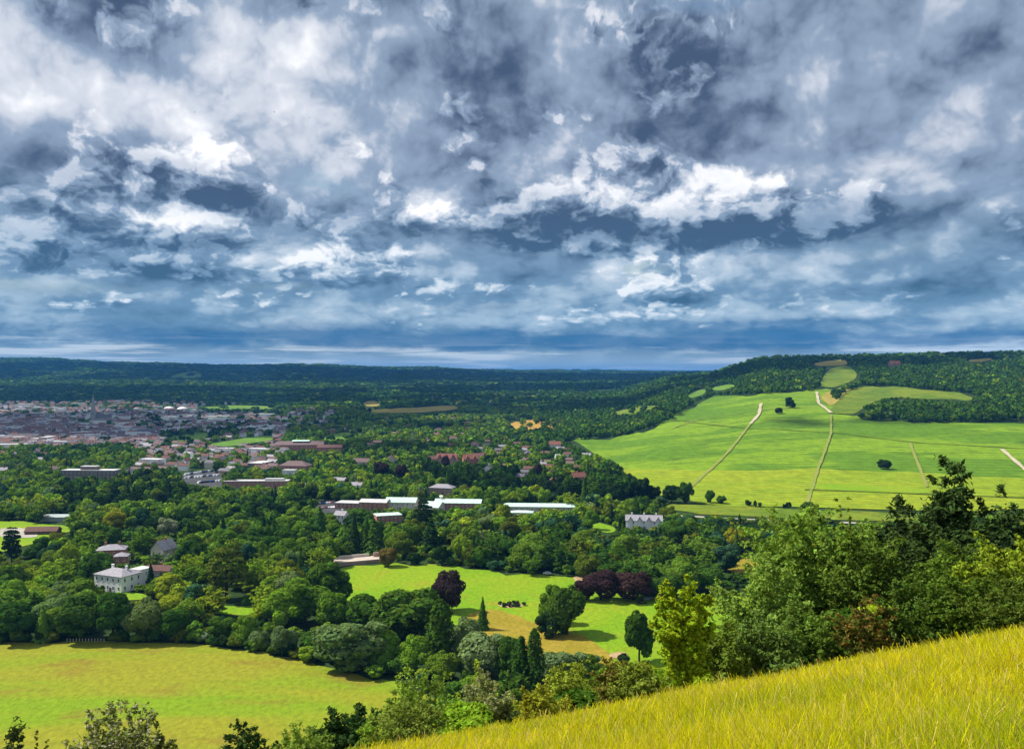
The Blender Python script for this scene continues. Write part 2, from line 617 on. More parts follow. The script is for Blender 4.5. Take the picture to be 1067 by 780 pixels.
def soften(pts):
    """rounds the corners of a field outline and lets its edge wander"""
    for _ in range(2):
        q = []
        for i, a in enumerate(pts):
            b = pts[(i + 1) % len(pts)]
            q += [(a[0] * .75 + b[0] * .25, a[1] * .75 + b[1] * .25), (a[0] * .25 + b[0] * .75, a[1] * .25 + b[1] * .75)]
        pts = q
    lo = [min(p[k] for p in pts) for k in (0, 1)]
    hi = [max(p[k] for p in pts) for k in (0, 1)]
    ax, ay = min(5, (hi[0] - lo[0]) * .012), min(1.6, (hi[1] - lo[1]) * .03)
    return [(p[0] + ax * math.sin(p[0] * .09 + p[1] * .4), p[1] + ay * math.sin(p[0] * .13 + 1.7) + ay * .6 * math.sin(p[0] * .37)) for p in pts]


def sheet(name, pts, mat, label, res=None, off=None, cat='field', world=False, order=0, soft=True):
    """a field, lawn or track laid over the ground inside a polygon given by photograph pixels (or world points)"""
    P = [Vector((p[0], p[1], 0)) for p in (pts if world else world_poly(soften(pts) if soft else pts))]
    d = min(p.length for p in P)
    dm = sum(p.length for p in P) / len(P)
    res = res or max(3.0, dm * 0.018)
    off = (0.05 + 0.0005 * d if off is None else off) + order * (0.03 + 0.0002 * d)
    bm = bmesh.new()
    vs = [bm.verts.new(p) for p in P]
    bm.faces.new(vs)
    bmesh.ops.triangulate(bm, faces=bm.faces[:])
    lo = [min(p[k] for p in P) for k in (0, 1)]
    hi = [max(p[k] for p in P) for k in (0, 1)]
    for k in (0, 1):
        n = int((hi[k] - lo[k]) / res)
        n = min(n, 90)
        for c in range(1, n + 1):
            co = [0, 0, 0]
            co[k] = lo[k] + (hi[k] - lo[k]) * c / (n + 1)
            no = [0, 0, 0]
            no[k] = 1
            bmesh.ops.bisect_plane(bm, geom=bm.verts[:] + bm.edges[:] + bm.faces[:], plane_co=co, plane_no=no)
    for v in bm.verts:
        v.co.z = ground(v.co.x, v.co.y) + off
    for f in bm.faces:
        f.smooth = True
        f.normal_update()
        if f.normal.z < 0:
            f.normal_flip()
    me = bpy.data.meshes.new(name)
    bm.to_mesh(me)
    bm.free()
    o = link(name, me, mat)
    tag(o, label, cat, kind='structure')
    return o


def strip(name, pts, width, mat, label, order=3, jitter=0.0, cat='track', world=False):
    """a track of constant real width along a line given by photograph pixels"""
    P = [Vector((p[0], p[1], 0)) for p in (pts if world else [at(*p) for p in pts])]
    Q = []
    for a, b in zip(P, P[1:]):
        n = max(1, int((b - a).length / 25))
        Q += [a.lerp(b, k / n) for k in range(n)]
    Q.append(P[-1])
    V, Fc = [], []
    for i, q in enumerate(Q):
        t = (Q[min(i + 1, len(Q) - 1)] - Q[max(i - 1, 0)]).normalized()
        nrm = Vector((-t.y, t.x, 0))
        w = width * 0.5 * (1 + 0.25 * math.sin(i * 2.1))
        for s in (-1, -0.33, 0.33, 1):
            c = q + nrm * (s * w)
            V.append((c.x, c.y, ground(c.x, c.y) + 0.05 + 0.0005 * c.length + order * (0.03 + 0.0002 * c.length)))
        if i:
            b = 4 * i
            for k in range(3):
                Fc.append((b - 4 + k, b - 4 + k + 1, b + k + 1, b + k))
    me = np_mesh(name, V, np.array(Fc), 4, smooth=True)
    o = link(name, me, mat)
    tag(o, label, cat, kind='structure')
    return o
# ------------------------------------------------------------------ fields, lawns and tracks
M_meadow = field_mat('meadow_grass', (0.170, 0.265, 0.011), (0.235, 0.240, 0.018), (0.215, 0.150, 0.024), scale=0.012, fine=0.5, sx=0.5, sy=1.3, thr=(0.40, 0.58))
M_lawn = field_mat('park_lawn_grass', (0.160, 0.29, 0.009), (0.205, 0.30, 0.011), (0.25, 0.25, 0.02), scale=0.02, fine=0.5)
M_dry = field_mat('dry_grass', (0.25, 0.20, 0.018), (0.30, 0.225, 0.028), (0.19, 0.20, 0.014), scale=0.06, fine=0.6)
M_vine = field_mat('vine_leaves', (0.095, 0.190, 0.010), (0.160, 0.265, 0.012), (0.062, 0.125, 0.009), scale=0.0045, fine=0.09, sx=0.8, sy=1.8, stripe=(1.45, 18.0, 0.12), thr=(0.45, 0.54))
M_vine2 = field_mat('young_vine_leaves', (0.20, 0.275, 0.012), (0.235, 0.29, 0.014), (0.155, 0.23, 0.012), scale=0.006, fine=0.09, sx=0.7, sy=2.0, stripe=(1.50, 13.0, 0.11), thr=(0.45, 0.55))
M_down = field_mat('down_grass', (0.095, 0.160, 0.012), (0.155, 0.205, 0.014), (0.20, 0.19, 0.016), scale=0.012, fine=0.1)
M_pale = field_mat('pale_hay_grass', (0.30, 0.25, 0.045), (0.34, 0.27, 0.06), (0.26, 0.25, 0.03), scale=0.01, fine=0.1)
M_wheat = field_mat('ripe_wheat', (0.36, 0.21, 0.04), (0.42, 0.26, 0.055), None, scale=0.01, fine=0.1)
M_green = field_mat('far_pasture_grass', (0.10, 0.20, 0.02), (0.14, 0.23, 0.022), None, scale=0.01, fine=0.1)
M_earth = field_mat('bare_earth', (0.36, 0.23, 0.12), (0.42, 0.30, 0.17), None, scale=0.1, fine=0.8)
M_chalk = field_mat('chalk_track', (0.50, 0.43, 0.30), (0.42, 0.36, 0.23), None, scale=0.05, fine=0.6)
M_grasstrack = field_mat('grass_track', (0.24, 0.26, 0.06), (0.20, 0.24, 0.04), None, scale=0.05, fine=0.6)
M_asphalt = field_mat('asphalt', (0.06, 0.06, 0.062), (0.08, 0.08, 0.082), None, scale=0.1, fine=0.8)
M_gravel = field_mat('pale_gravel', (0.36, 0.33, 0.28), (0.42, 0.38, 0.32), None, scale=0.1, fine=0.8)

FIELDS = []      # pixel polygons that trees keep clear of


def field(name, pts, mat, label, keep=True, **kw):
    if keep:
        FIELDS.append(np.array(pts, float))
    return sheet(name, pts, mat, label, **kw)


field('lower_meadow', [(-60, 671), (60, 669), (200, 669), (262, 678), (330, 690), (372, 704), (420, 712), (470, 735), (480, 775), (430, 830), (330, 870), (-80, 870)],
      M_meadow, 'rough yellow green meadow spread along the bottom of the photo at the left', res=6, cat='meadow')
field('park_lawn', [(296, 618), (352, 602), (357, 590), (440, 586), (520, 597), (606, 602), (640, 613), (690, 623), (775, 618), (830, 640), (800, 700), (740, 735), (640, 715), (560, 692), (500, 672), (470, 645), (370, 640)],
      M_lawn, 'bright mown lawn of the park between the copses', res=5, cat='lawn')
field('dry_lawn', [(478, 640), (530, 634), (560, 655), (615, 664), (648, 690), (610, 694), (540, 684), (498, 670)], M_dry, 'golden dry grass below the round flower bed', keep=False, order=1, cat='grass')
field('earth_patch', [(594, 601), (612, 601), (642, 612), (622, 618), (606, 612)], M_earth, 'bare sandy ground beside the purple beeches', keep=False, order=1, cat='ground')
field('sandy_patch', [(632, 682), (650, 679), (656, 684), (640, 688)], M_earth, 'small bare sandy patch left of the lone lawn tree', keep=False, order=2, cat='ground')
field('paddock', [(150, 629), (200, 628), (262, 633), (322, 625), (318, 637), (262, 643), (200, 636), (152, 635)], M_lawn, 'narrow strip of lit grass behind the meadow belt', cat='paddock')
field('villa_garden', [(116, 616), (150, 618), (158, 624), (124, 626)], M_lawn, 'small garden lawn in front of the white villa', cat='lawn')
field('farm_field', [(-40, 541), (36, 544), (74, 549), (72, 556), (40, 560), (30, 572), (-40, 576)], M_lawn, 'lit pasture around the brown barn at the left edge', cat='field')
field('farm_yard', [(-10, 552), (20, 549), (44, 558), (26, 562), (-10, 558)], M_gravel, 'pale gravel yard beside the brown barn', keep=False, order=1, cat='yard')
field('vineyard', [(588, 459), (640, 456), (668, 450), (700, 437), (722, 420), (745, 413), (790, 411), (846, 407), (866, 404), (868, 430), (893, 436), (960, 441), (1110, 439), (1110, 532), (880, 531), (700, 523), (664, 502), (640, 482)],
      M_vine, 'green vineyard covering the hillside at the right', res=25, cat='vineyard')
field('young_vineyard', [(642, 487), (735, 491), (860, 489), (1000, 496), (1110, 500), (1110, 532), (880, 531), (700, 523), (664, 502)],
      M_vine2, 'bright yellow green lower blocks of the vineyard', keep=False, order=1, res=25, cat='vineyard')
field('hay_strip', [(842, 503), (968, 509), (972, 516), (838, 511)], M_lawn, 'smooth light green strip across the lower vineyard', keep=False, order=2, cat='field')
field('down_slope', [(864, 424), (884, 407), (900, 402), (930, 403), (1016, 411), (1012, 419), (926, 413), (905, 422), (890, 433), (868, 430)], M_down, 'olive grass slope above the vineyard wood', cat='field')
field('down_corner', [(854, 412), (876, 403), (892, 401), (884, 408), (866, 424), (860, 420)], M_pale, 'pale dry corner at the top of the chalk path', keep=False, order=1, cat='field')
field('rough_down', [(852, 405), (862, 384), (884, 379), (897, 394), (876, 402)], M_down, 'rough dull green slope under the hilltop woods', cat='field')
field('hilltop_hay', [(843, 379), (878, 374), (884, 378), (882, 381), (850, 382)], M_pale, 'pale hay field among the hilltop trees', cat='field')
field('hilltop_clearing', [(1008, 375), (1034, 373), (1034, 376), (1010, 378)], M_pale, 'tan clearing high in the hilltop wood', cat='field')
field('lane_meadow', [(690, 524), (760, 527), (880, 533), (1000, 536), (1000, 546), (840, 541), (705, 535)], M_down, 'dark green strip of grass below the vineyard', cat='field')
field('golden_paddock', [(752, 584), (788, 581), (800, 590), (790, 596), (758, 597)], M_dry, 'golden paddock showing left of the near hazels', cat='field')
field('clinic_lawn', [(617, 543), (640, 548), (642, 556), (618, 553)], M_lawn, 'small lawn left of the white mansion', cat='lawn')
field('ridge_pasture', [(172, 394), (190, 388), (208, 387), (211, 391), (208, 395)], M_green, 'bright pasture high on the far wooded ridge', cat='field')
field('far_hay', [(377, 428), (425, 425), (476, 422), (479, 427), (440, 430), (395, 431)], M_pale, 'long pale yellow hay field in the distance', cat='field')
field('small_far_hay', [(376, 419), (394, 417), (397, 423), (382, 424)], M_pale, 'small pale hay field behind the long one', cat='field')
field('sports_ground', [(328, 459), (345, 452), (380, 450), (382, 456), (352, 462)], M_green, 'green sports ground behind the brick works', cat='field')
field('town_green', [(172, 457), (205, 450), (219, 452), (215, 458), (192, 461)], M_green, 'left one of two thin green strips right of the church', cat='field')
field('town_park', [(213, 464), (250, 457), (287, 453), (287, 459), (232, 466)], M_green, 'right one of two thin green strips right of the church', cat='field')
field('edge_pasture', [(206, 422), (286, 423), (286, 427), (212, 427)], M_green, 'thin green pasture on the far edge of the town', cat='field')
field('wheat_field', [(527, 444), (534, 440), (548, 437.5), (566, 439), (580, 444), (582, 448), (566, 447.5), (552, 450), (538, 448)], M_wheat, 'ripe orange wheat field in the middle distance', cat='field')
field('hill_pasture', [(713, 413), (734, 404), (736, 410), (722, 415)], M_green, 'left of two bright pastures on the wooded hill', cat='field')
field('hill_meadow', [(739, 405), (762, 400), (768, 403), (748, 408)], M_green, 'right of two bright pastures on the wooded hill', cat='field')
field('olive_field', [(634, 429), (668, 422), (692, 423), (668, 432), (642, 433)], M_down, 'dull olive field left of the wooded hill', cat='field')
field('distant_strip', [(540, 413), (562, 410), (562, 414), (542, 416)], M_pale, 'thin pale strip field near the far woods', cat='field')
field('distant_field', [(596, 408), (640, 405), (640, 408), (600, 410)], M_green, 'thin green field near the far woods', cat='field')

strip('chalk_path', [(793, 421), (791, 432), (782, 442)], 5.0, M_chalk, 'white upper end of the vineyard path at the left', order=3)
strip('vineyard_path', [(782, 442), (760, 470), (735, 494), (718, 510)], 3.6, M_grasstrack, 'pale grass path running down the left vineyard', order=3)
strip('chalk_track', [(851, 409), (853, 421), (866, 431)], 5.0, M_chalk, 'white chalk path at the top of the middle vineyard', order=4)
strip('middle_path', [(866, 433), (866, 452), (852, 490), (840, 527)], 3.2, M_grasstrack, 'pale path straight down the middle vineyard', order=4)
strip('right_path', [(948, 462), (957, 485), (966, 508)], 3.2, M_grasstrack, 'short pale path below the lone vineyard tree', order=4)
strip('edge_path', [(1044, 469), (1060, 483), (1080, 500)], 4.5, M_chalk, 'pale path at the right edge of the vineyard', order=4)
strip('cross_track', [(690, 438), (780, 447), (866, 451), (960, 462), (1100, 470)], 4.0, M_down, 'darker level track across the upper vineyard', order=2)
strip('block_track', [(700, 447), (730, 437), (790, 428), (850, 424)], 3.0, M_grasstrack, 'faint slanting track in the upper left vineyard', order=2)
strip('lower_track', [(838, 511), (972, 516), (1090, 520)], 4.0, M_down, 'dark level track across the lowest vineyard', order=4)
strip('farm_lane', [(690, 537), (760, 541), (830, 544), (960, 549), (1100, 552)], 5.0, M_gravel, 'pale farm lane below the vineyard', order=3)
# ------------------------------------------------------------------ plant shapes
def unit(v):
    return v / np.maximum(np.linalg.norm(v, axis=-1, keepdims=True), 1e-9)


def leaf_quads(P, Nrm, size, rng, aspect=1.25):
    """one rhombic leaf clump per point, facing its normal"""
    n = len(P)
    a = unit(np.cross(Nrm, unit(rng.normal(size=(n, 3)))))
    b = np.cross(Nrm, a)
    s = (np.asarray(size) * np.ones(n))[:, None]
    A, B = a * s * aspect * 0.5, b * s * 0.5
    k = rng.uniform(0.75, 1.25, (n, 4, 1))
    V = np.stack([P + A * k[:, 0], P + B * k[:, 1], P - A * k[:, 2], P - B * k[:, 3]], 1).reshape(-1, 3)
    Q = np.arange(4 * n, dtype=np.int32).reshape(-1, 4)
    return V, Q


def lobed_crown(seed, n, leaf, H=1.0, W=1.0, base=0.22, lobes=18, shape='round', jit=0.34, gap=0.0):
    """points and normals of a broadleaf crown: many lobes on an ellipsoid. H, W: height and width in metres"""
    rng = np.random.default_rng(seed)
    cz, rz, rx = H * (1 + base) / 2, H * (1 - base) / 2, W / 2
    C, Rr = [], []
    for k in range(lobes):
        d = unit(rng.normal(size=3) * np.array([1, 1, 0.9]))
        if k < lobes * 0.5 and d[2] < -0.3:
            d[2] = abs(d[2])
        r = rng.uniform(0.24, 0.42)
        f = rng.uniform(0.86, 1.06) - r
        if shape == 'vase':
            wz = 0.45 + 0.55 * (d[2] * 0.5 + 0.5)
        elif shape == 'pear':
            wz = 1.05 - 0.35 * (d[2] * 0.5 + 0.5)
        else:
            wz = 1.0
        C.append([d[0] * rx * f * wz, d[1] * rx * f * wz, cz + d[2] * rz * f])
        Rr.append(r * rx * (1.0 if k % 3 else 0.8))
    C.append([0, 0, cz]); Rr.append(0.55 * rx)
    C, Rr = np.array(C), np.array(Rr)
    P, Nn = [], []
    need = n
    pr = Rr ** 2 / (Rr ** 2).sum()
    zs = min(rz / rx, 1.5) ** 0.5
    for _ in range(8):
        m = need * 2 + 50
        k = rng.choice(len(C), m, p=pr)
        d = unit(rng.normal(size=(m, 3)))
        p = C[k] + d * Rr[k][:, None] * rng.uniform(0.82, 1.06, (m, 1)) * np.array([1, 1, zs])
        keep = np.ones(m, bool)
        for j in range(len(C)):
            q = (p - C[j]) / np.array([1, 1, zs])
            keep &= (k == j) | ((q ** 2).sum(1) > (0.80 * Rr[j]) ** 2)
        keep &= p[:, 2] > base * H * 0.3
        p, d = p[keep][:need], d[keep][:need]
        P.append(p); Nn.append(d)
        need -= len(p)
        if need <= 0:
            break
    P, Nn = np.concatenate(P), np.concatenate(Nn)
    Nn = unit(Nn + rng.normal(size=Nn.shape) * jit)
    return P, Nn, rng


def conifer_crown(seed, n, H=1.0, W=1.0, base=0.06, power=0.85, ragged=0.3):
    rng = np.random.default_rng(seed)
    t = 1 - np.sqrt(rng.uniform(0, 1, n)) * 0.985
    lev = np.floor(t * 16) / 16
    ang = rng.uniform(0, 2 * np.pi, n)
    lob = 1 - ragged * 0.5 + ragged * np.sin(ang * 5 + lev * 41.0) * np.cos(ang * 3 + lev * 17.0)
    prof = (1 - t) ** power * (0.82 + 0.30 * (1 - (t * 16 - lev * 16)))
    r = W / 2 * prof * lob * np.sqrt(rng.uniform(0.35, 1.0, n))
    z = H * (base + (1 - base) * t) - r * 0.18
    P = np.stack([r * np.cos(ang), r * np.sin(ang), z], 1)
    Nn = unit(np.stack([np.cos(ang), np.sin(ang), np.full(n, 0.75)], 1) + rng.normal(size=(n, 3)) * 0.4)
    return P, Nn, rng


def column_crown(seed, n, H=1.0, W=1.0, base=0.05):
    rng = np.random.default_rng(seed)
    t = rng.uniform(0, 1, n)
    ang = rng.uniform(0, 2 * np.pi, n)
    prof = np.clip(np.sin(np.pi * np.clip(t * 0.86 + 0.10, 0, 1)) ** 0.7, 0.05, 1)
    fl = 1 + 0.22 * np.sin(ang * 4 + t * 11) + 0.12 * np.sin(ang * 9 - t * 23)
    r = W / 2 * prof * fl * np.sqrt(rng.uniform(0.45, 1, n))
    P = np.stack([r * np.cos(ang), r * np.sin(ang), H * (base + (1 - base) * t)], 1)
    Nn = unit(np.stack([np.cos(ang), np.sin(ang), np.full(n, 0.55)], 1) + rng.normal(size=(n, 3)) * 0.4)
    return P, Nn, rng


def spray_crown(seed, n, H=1.0, W=1.0, arms=26, base=0.05):
    """yew or juniper scrub: many rising, spreading sprays"""
    rng = np.random.default_rng(seed)
    P, Nn = [], []
    m = n // arms
    for k in range(arms):
        a = rng.uniform(0, 2 * np.pi)
        out = rng.uniform(0.05, 1.0) ** 0.7
        top = H * rng.uniform(0.55, 1.0) * (1 - 0.45 * out)
        st = np.array([0.1 * W * math.cos(a), 0.1 * W * math.sin(a), H * rng.uniform(base, 0.3)])
        en = np.array([W / 2 * out * math.cos(a), W / 2 * out * math.sin(a), top])
        t = rng.uniform(0.15, 1, m) ** 0.8
        c = st + (en - st) * t[:, None]
        c[:, 2] += H * 0.08 * np.sin(t * np.pi)
        rad = W * 0.13 * (1.12 - t)
        d = unit(rng.normal(size=(m, 3)) * np.array([1, 1, 0.7]))
        P.append(c + d * (rad * np.sqrt(rng.uniform(0.2, 1, m)))[:, None])
        Nn.append(unit(d + np.array([0, 0, 0.5]) + rng.normal(size=(m, 3)) * 0.45))
    return np.concatenate(P), np.concatenate(Nn), rng


def branch_crown(seed, n, H=1.0, W=1.0, arms=24, sub=9, fan=.16, low=-.35, flat=.45, fill=.16, lean=0.0):
    """loose crown: leaves sit on sprays that leave the boughs, so the outline is ragged and the gaps are dark"""
    rng = np.random.default_rng(seed)
    P, Nn = [], []
    m = max(6, int(n * (1 - fill) / (arms * sub)))
    for k in range(arms):
        d = unit(rng.normal(size=3))
        d[2] = abs(d[2]) if rng.uniform() < .6 else d[2]
        d[2] = max(d[2], low)
        ext = rng.uniform(.66, 1.0)
        tgt = np.array([d[0] * W / 2 * ext, d[1] * W / 2 * ext, H * .46 + d[2] * H * .52 * ext])
        st = np.array([tgt[0] * .12, tgt[1] * .12, min(H * rng.uniform(.04, .4), tgt[2] * .8)])
        ax = tgt - st
        for q in range(sub):
            t = 1.0 if q == 0 else rng.uniform(.3, 1.0)
            p0 = st + ax * t + np.array([0, 0, H * .05 * math.sin(t * math.pi)])
            sd = unit(unit(ax) * (1.0 if q else 1.4) + rng.normal(size=3) * np.array([.75, .75, .45]))
            L = fan * W * rng.uniform(.55, 1.25)
            s = rng.uniform(0, 1, m) ** .75
            off = rng.normal(size=(m, 3)) * np.array([1, 1, flat]) * (L * .20 * (1.15 - s * .75))[:, None]
            c = p0 + sd * (s * L)[:, None] + off
            c[:, 2] -= s * s * L * .18
            P.append(c)
            Nn.append(unit(np.array([0, 0, .8]) + unit(off) * .5 + rng.normal(size=(m, 3)) * .6))
    k = int(n * fill)
    d = unit(rng.normal(size=(k, 3))) * rng.uniform(.2, .72, (k, 1))
    P.append(np.stack([d[:, 0] * W / 2, d[:, 1] * W / 2, H * .45 + d[:, 2] * H * .45], 1))
    Nn.append(unit(d + rng.normal(size=(k, 3)) * .5))
    P, Nn = np.concatenate(P), np.concatenate(Nn)
    P[:, 2] = np.maximum(P[:, 2], .02 * H)
    return P, Nn, rng


def crown_mesh(name, P, Nn, rng, leaf, aspect=1.25, sizevar=0.35):
    n = len(P)
    V, Q = leaf_quads(P, Nn, leaf * rng.uniform(1 - sizevar, 1 + sizevar, n), rng, aspect)
    tint = np.clip(rng.normal(0.5, 0.2, n), 0, 1)
    return np_mesh(name, V, Q, 4, attrs={'tint': ('FLOAT', 'FACE', tint)})


def tube_mesh(name, lines, sides=6):
    """tapered limbs: lines = [[(point, radius), ...], ...]"""
    V, Q = [], []
    for ln in lines:
        b0 = len(V)
        for i, (p, r) in enumerate(ln):
            p = np.array(p, float)
            q = np.array(ln[min(i + 1, len(ln) - 1)][0], float) - np.array(ln[max(i - 1, 0)][0], float)
            t = q / max(np.linalg.norm(q), 1e-6)
            a = np.cross(t, [0.3, 0.9, 0.2]); a /= max(np.linalg.norm(a), 1e-6)
            b = np.cross(t, a)
            for s in range(sides):
                w = 2 * math.pi * s / sides
                V.append(p + r * (a * math.cos(w) + b * math.sin(w)))
            if i:
                for s in range(sides):
                    s2 = (s + 1) % sides
                    Q.append((b0 + (i - 1) * sides + s, b0 + (i - 1) * sides + s2, b0 + i * sides + s2, b0 + i * sides + s))
    return np_mesh(name, np.array(V), np.array(Q), 4, smooth=True)


def trunk_mesh(seed, H, W, r, first=0.2, limbs=6, rise=0.75):
    rng = np.random.default_rng(seed)
    lines = [[((0, 0, -0.6), r * 1.5), ((0, 0, H * 0.06), r), ((0.01 * W, 0, H * 0.4), r * 0.75), ((0.02 * W, 0.01 * W, H * 0.85), r * 0.12)]]
    for k in range(limbs):
        a = 2 * math.pi * (k + rng.uniform(0, 0.7)) / limbs
        z = H * rng.uniform(first, 0.55)
        o = W * rng.uniform(0.22, 0.40)
        z2 = min(H * 0.92, z + o * rng.uniform(0.5, 1.3) * rise)
        lines.append([((0, 0, z), r * 0.5), ((o * 0.5 * math.cos(a), o * 0.5 * math.sin(a), z + (z2 - z) * 0.62), r * 0.32), ((o * math.cos(a), o * math.sin(a), z2), r * 0.08)])
    return tube_mesh('trunk', lines)


M_leaf = leaf_mat('leaves', transl=.34)
M_needle = leaf_mat('needles', transl=0.10)
M_leafc = leaf_mat('clump_leaves', transl=0.2, attr='col')
M_bark = plain('bark', (0.085, 0.062, 0.042), 0.95, 0.1, 0.25, 3.0)

# prototypes for the trees of the valley: canonical size 16 m high, 14 m wide
PROTO = {}


def protos(kind):
    if kind in PROTO:
        return PROTO[kind]
    L = []
    if kind == 'round':
        for s in range(7):
            sh = ['round', 'round', 'pear', 'round', 'vase', 'round', 'pear'][s]
            P, Nn, r = lobed_crown(100 + s, 4600, 0.6, 16, 14, base=[.02, .03, .0, .05, .06, .02, .03][s], lobes=[20, 26, 16, 30, 20, 24, 22][s], shape=sh)
            L.append((crown_mesh('crown', P, Nn, r, 0.72), trunk_mesh(s, 16, 14, 0.42), 16, 14))
        for s in range(4):
            P, Nn, r = branch_crown(150 + s, 5200, 16, 14, arms=[30, 38, 26, 34][s], sub=9, fan=[.17, .15, .2, .16][s], low=-.7, flat=.6, fill=.25)
            L.append((crown_mesh('crown', P, Nn, r, 0.74), trunk_mesh(70 + s, 15, 14, 0.42, .12, 8), 16, 14))
    elif kind == 'conifer':
        for s in range(3):
            P, Nn, r = conifer_crown(200 + s, 3200, 20, 9, power=[0.8, 0.65, 1.0][s], ragged=[.3, .45, .25][s])
            L.append((crown_mesh('crown', P, Nn, r, 0.62, 1.7), trunk_mesh(20 + s, 20, 4, 0.35, 0.3, 3), 20, 9))
    elif kind == 'cedar':
        for s in range(2):
            P, Nn, r = lobed_crown(260 + s, 3600, 0.6, 18, 14, base=0.12, lobes=26, shape='pear', jit=0.6)
            P[:, 2] = np.round(P[:, 2] / 2.2) * 2.2 * 0.55 + P[:, 2] * 0.45
            L.append((crown_mesh('crown', P, Nn, r, 0.62, 1.6), trunk_mesh(30 + s, 18, 14, 0.5), 18, 14))
    elif kind == 'poplar':
        for s in range(2):
            P, Nn, r = column_crown(300 + s, 2600, 20, 5)
            L.append((crown_mesh('crown', P, Nn, r, 0.55, 1.4), trunk_mesh(40 + s, 20, 3, 0.3, 0.2, 4, 2.0), 20, 5))
    elif kind == 'bush':
        for s in range(3):
            P, Nn, r = lobed_crown(400 + s, 1500, 0.4, 4, 5, base=0.0, lobes=12)
            L.append((crown_mesh('crown', P, Nn, r, 0.40), trunk_mesh(50 + s, 3.4, 3, 0.12, 0.1, 5), 4, 5))
    elif kind == 'hillbush':
        for s in range(4):
            P, Nn, r = lobed_crown(450 + s, 3600, 0.3, 4, 5, base=0.0, lobes=18, jit=.7)
            L.append((crown_mesh('foliage', P, Nn, r, 0.24, 1.6), trunk_mesh(60 + s, 3.6, 4, 0.07, 0.06, 8, 1.2), 4, 5))
    PROTO[kind] = L
    return L


# tones (linear base colours)
TONE = {
    'dark green': (0.062, 0.132, 0.014), 'deep green': (0.026, 0.058, 0.013), 'mid green': (0.140, 0.240, 0.020), 'fresh green': (0.205, 0.325, 0.022),
    'yellow green': (0.265, 0.345, 0.020), 'grey green': (0.150, 0.225, 0.074), 'blue green': (0.046, 0.115, 0.052), 'olive green': (0.135, 0.180, 0.017),
    'purple': (0.060, 0.034, 0.036), 'bronze': (0.15, 0.125, 0.026), 'silver green': (0.28, 0.34, 0.20), 'golden green': (0.26, 0.29, 0.018),
}
KIND_NAME = {'round': 'broadleaf_tree', 'conifer': 'conifer_tree', 'cedar': 'cedar_tree', 'poplar': 'poplar_tree', 'bush': 'bush'}
KIND_WORD = {'round': 'broad tree', 'conifer': 'pointed conifer', 'cedar': 'spreading conifer', 'poplar': 'columnar poplar', 'bush': 'round bush'}
KIND_CAT = {'round': 'tree', 'conifer': 'conifer', 'cedar': 'conifer', 'poplar': 'poplar', 'bush': 'bush'}
KIND_GROUP = {'round': 'broadleaf trees of the valley', 'conifer': 'pointed conifers of the valley', 'cedar': 'spreading conifers of the valley',
              'poplar': 'poplars of the valley', 'bush': 'bushes of the valley'}


def place_tree(kind, x, y, H, W, tone, rng, label, z=None, full=False):
    L = protos(kind)
    cm, tm, h0, w0 = L[int(rng.integers(min(len(L), 7) if full else len(L)))]
    z = ground(x, y) if z is None else z
    root = empty(KIND_NAME[kind], (x, y, z - 0.1), float(rng.uniform(0, 6.28)))
    root.scale = (W / w0, W / w0 * float(rng.uniform(0.92, 1.08)), H / h0)
    c = link('crown', cm, M_needle if kind in ('conifer', 'cedar') else M_leaf, root)
    base = np.array(TONE[tone]) * rng.uniform(0.86, 1.16)
    base = base * np.array([rng.uniform(0.9, 1.12), 1.0, rng.uniform(0.85, 1.15)])
    c.color = (*[float(v) for v in base], 1.0)
    link('trunk', tm, M_bark, root)
    tag(root, label, KIND_CAT[kind], KIND_GROUP[kind])
    return root
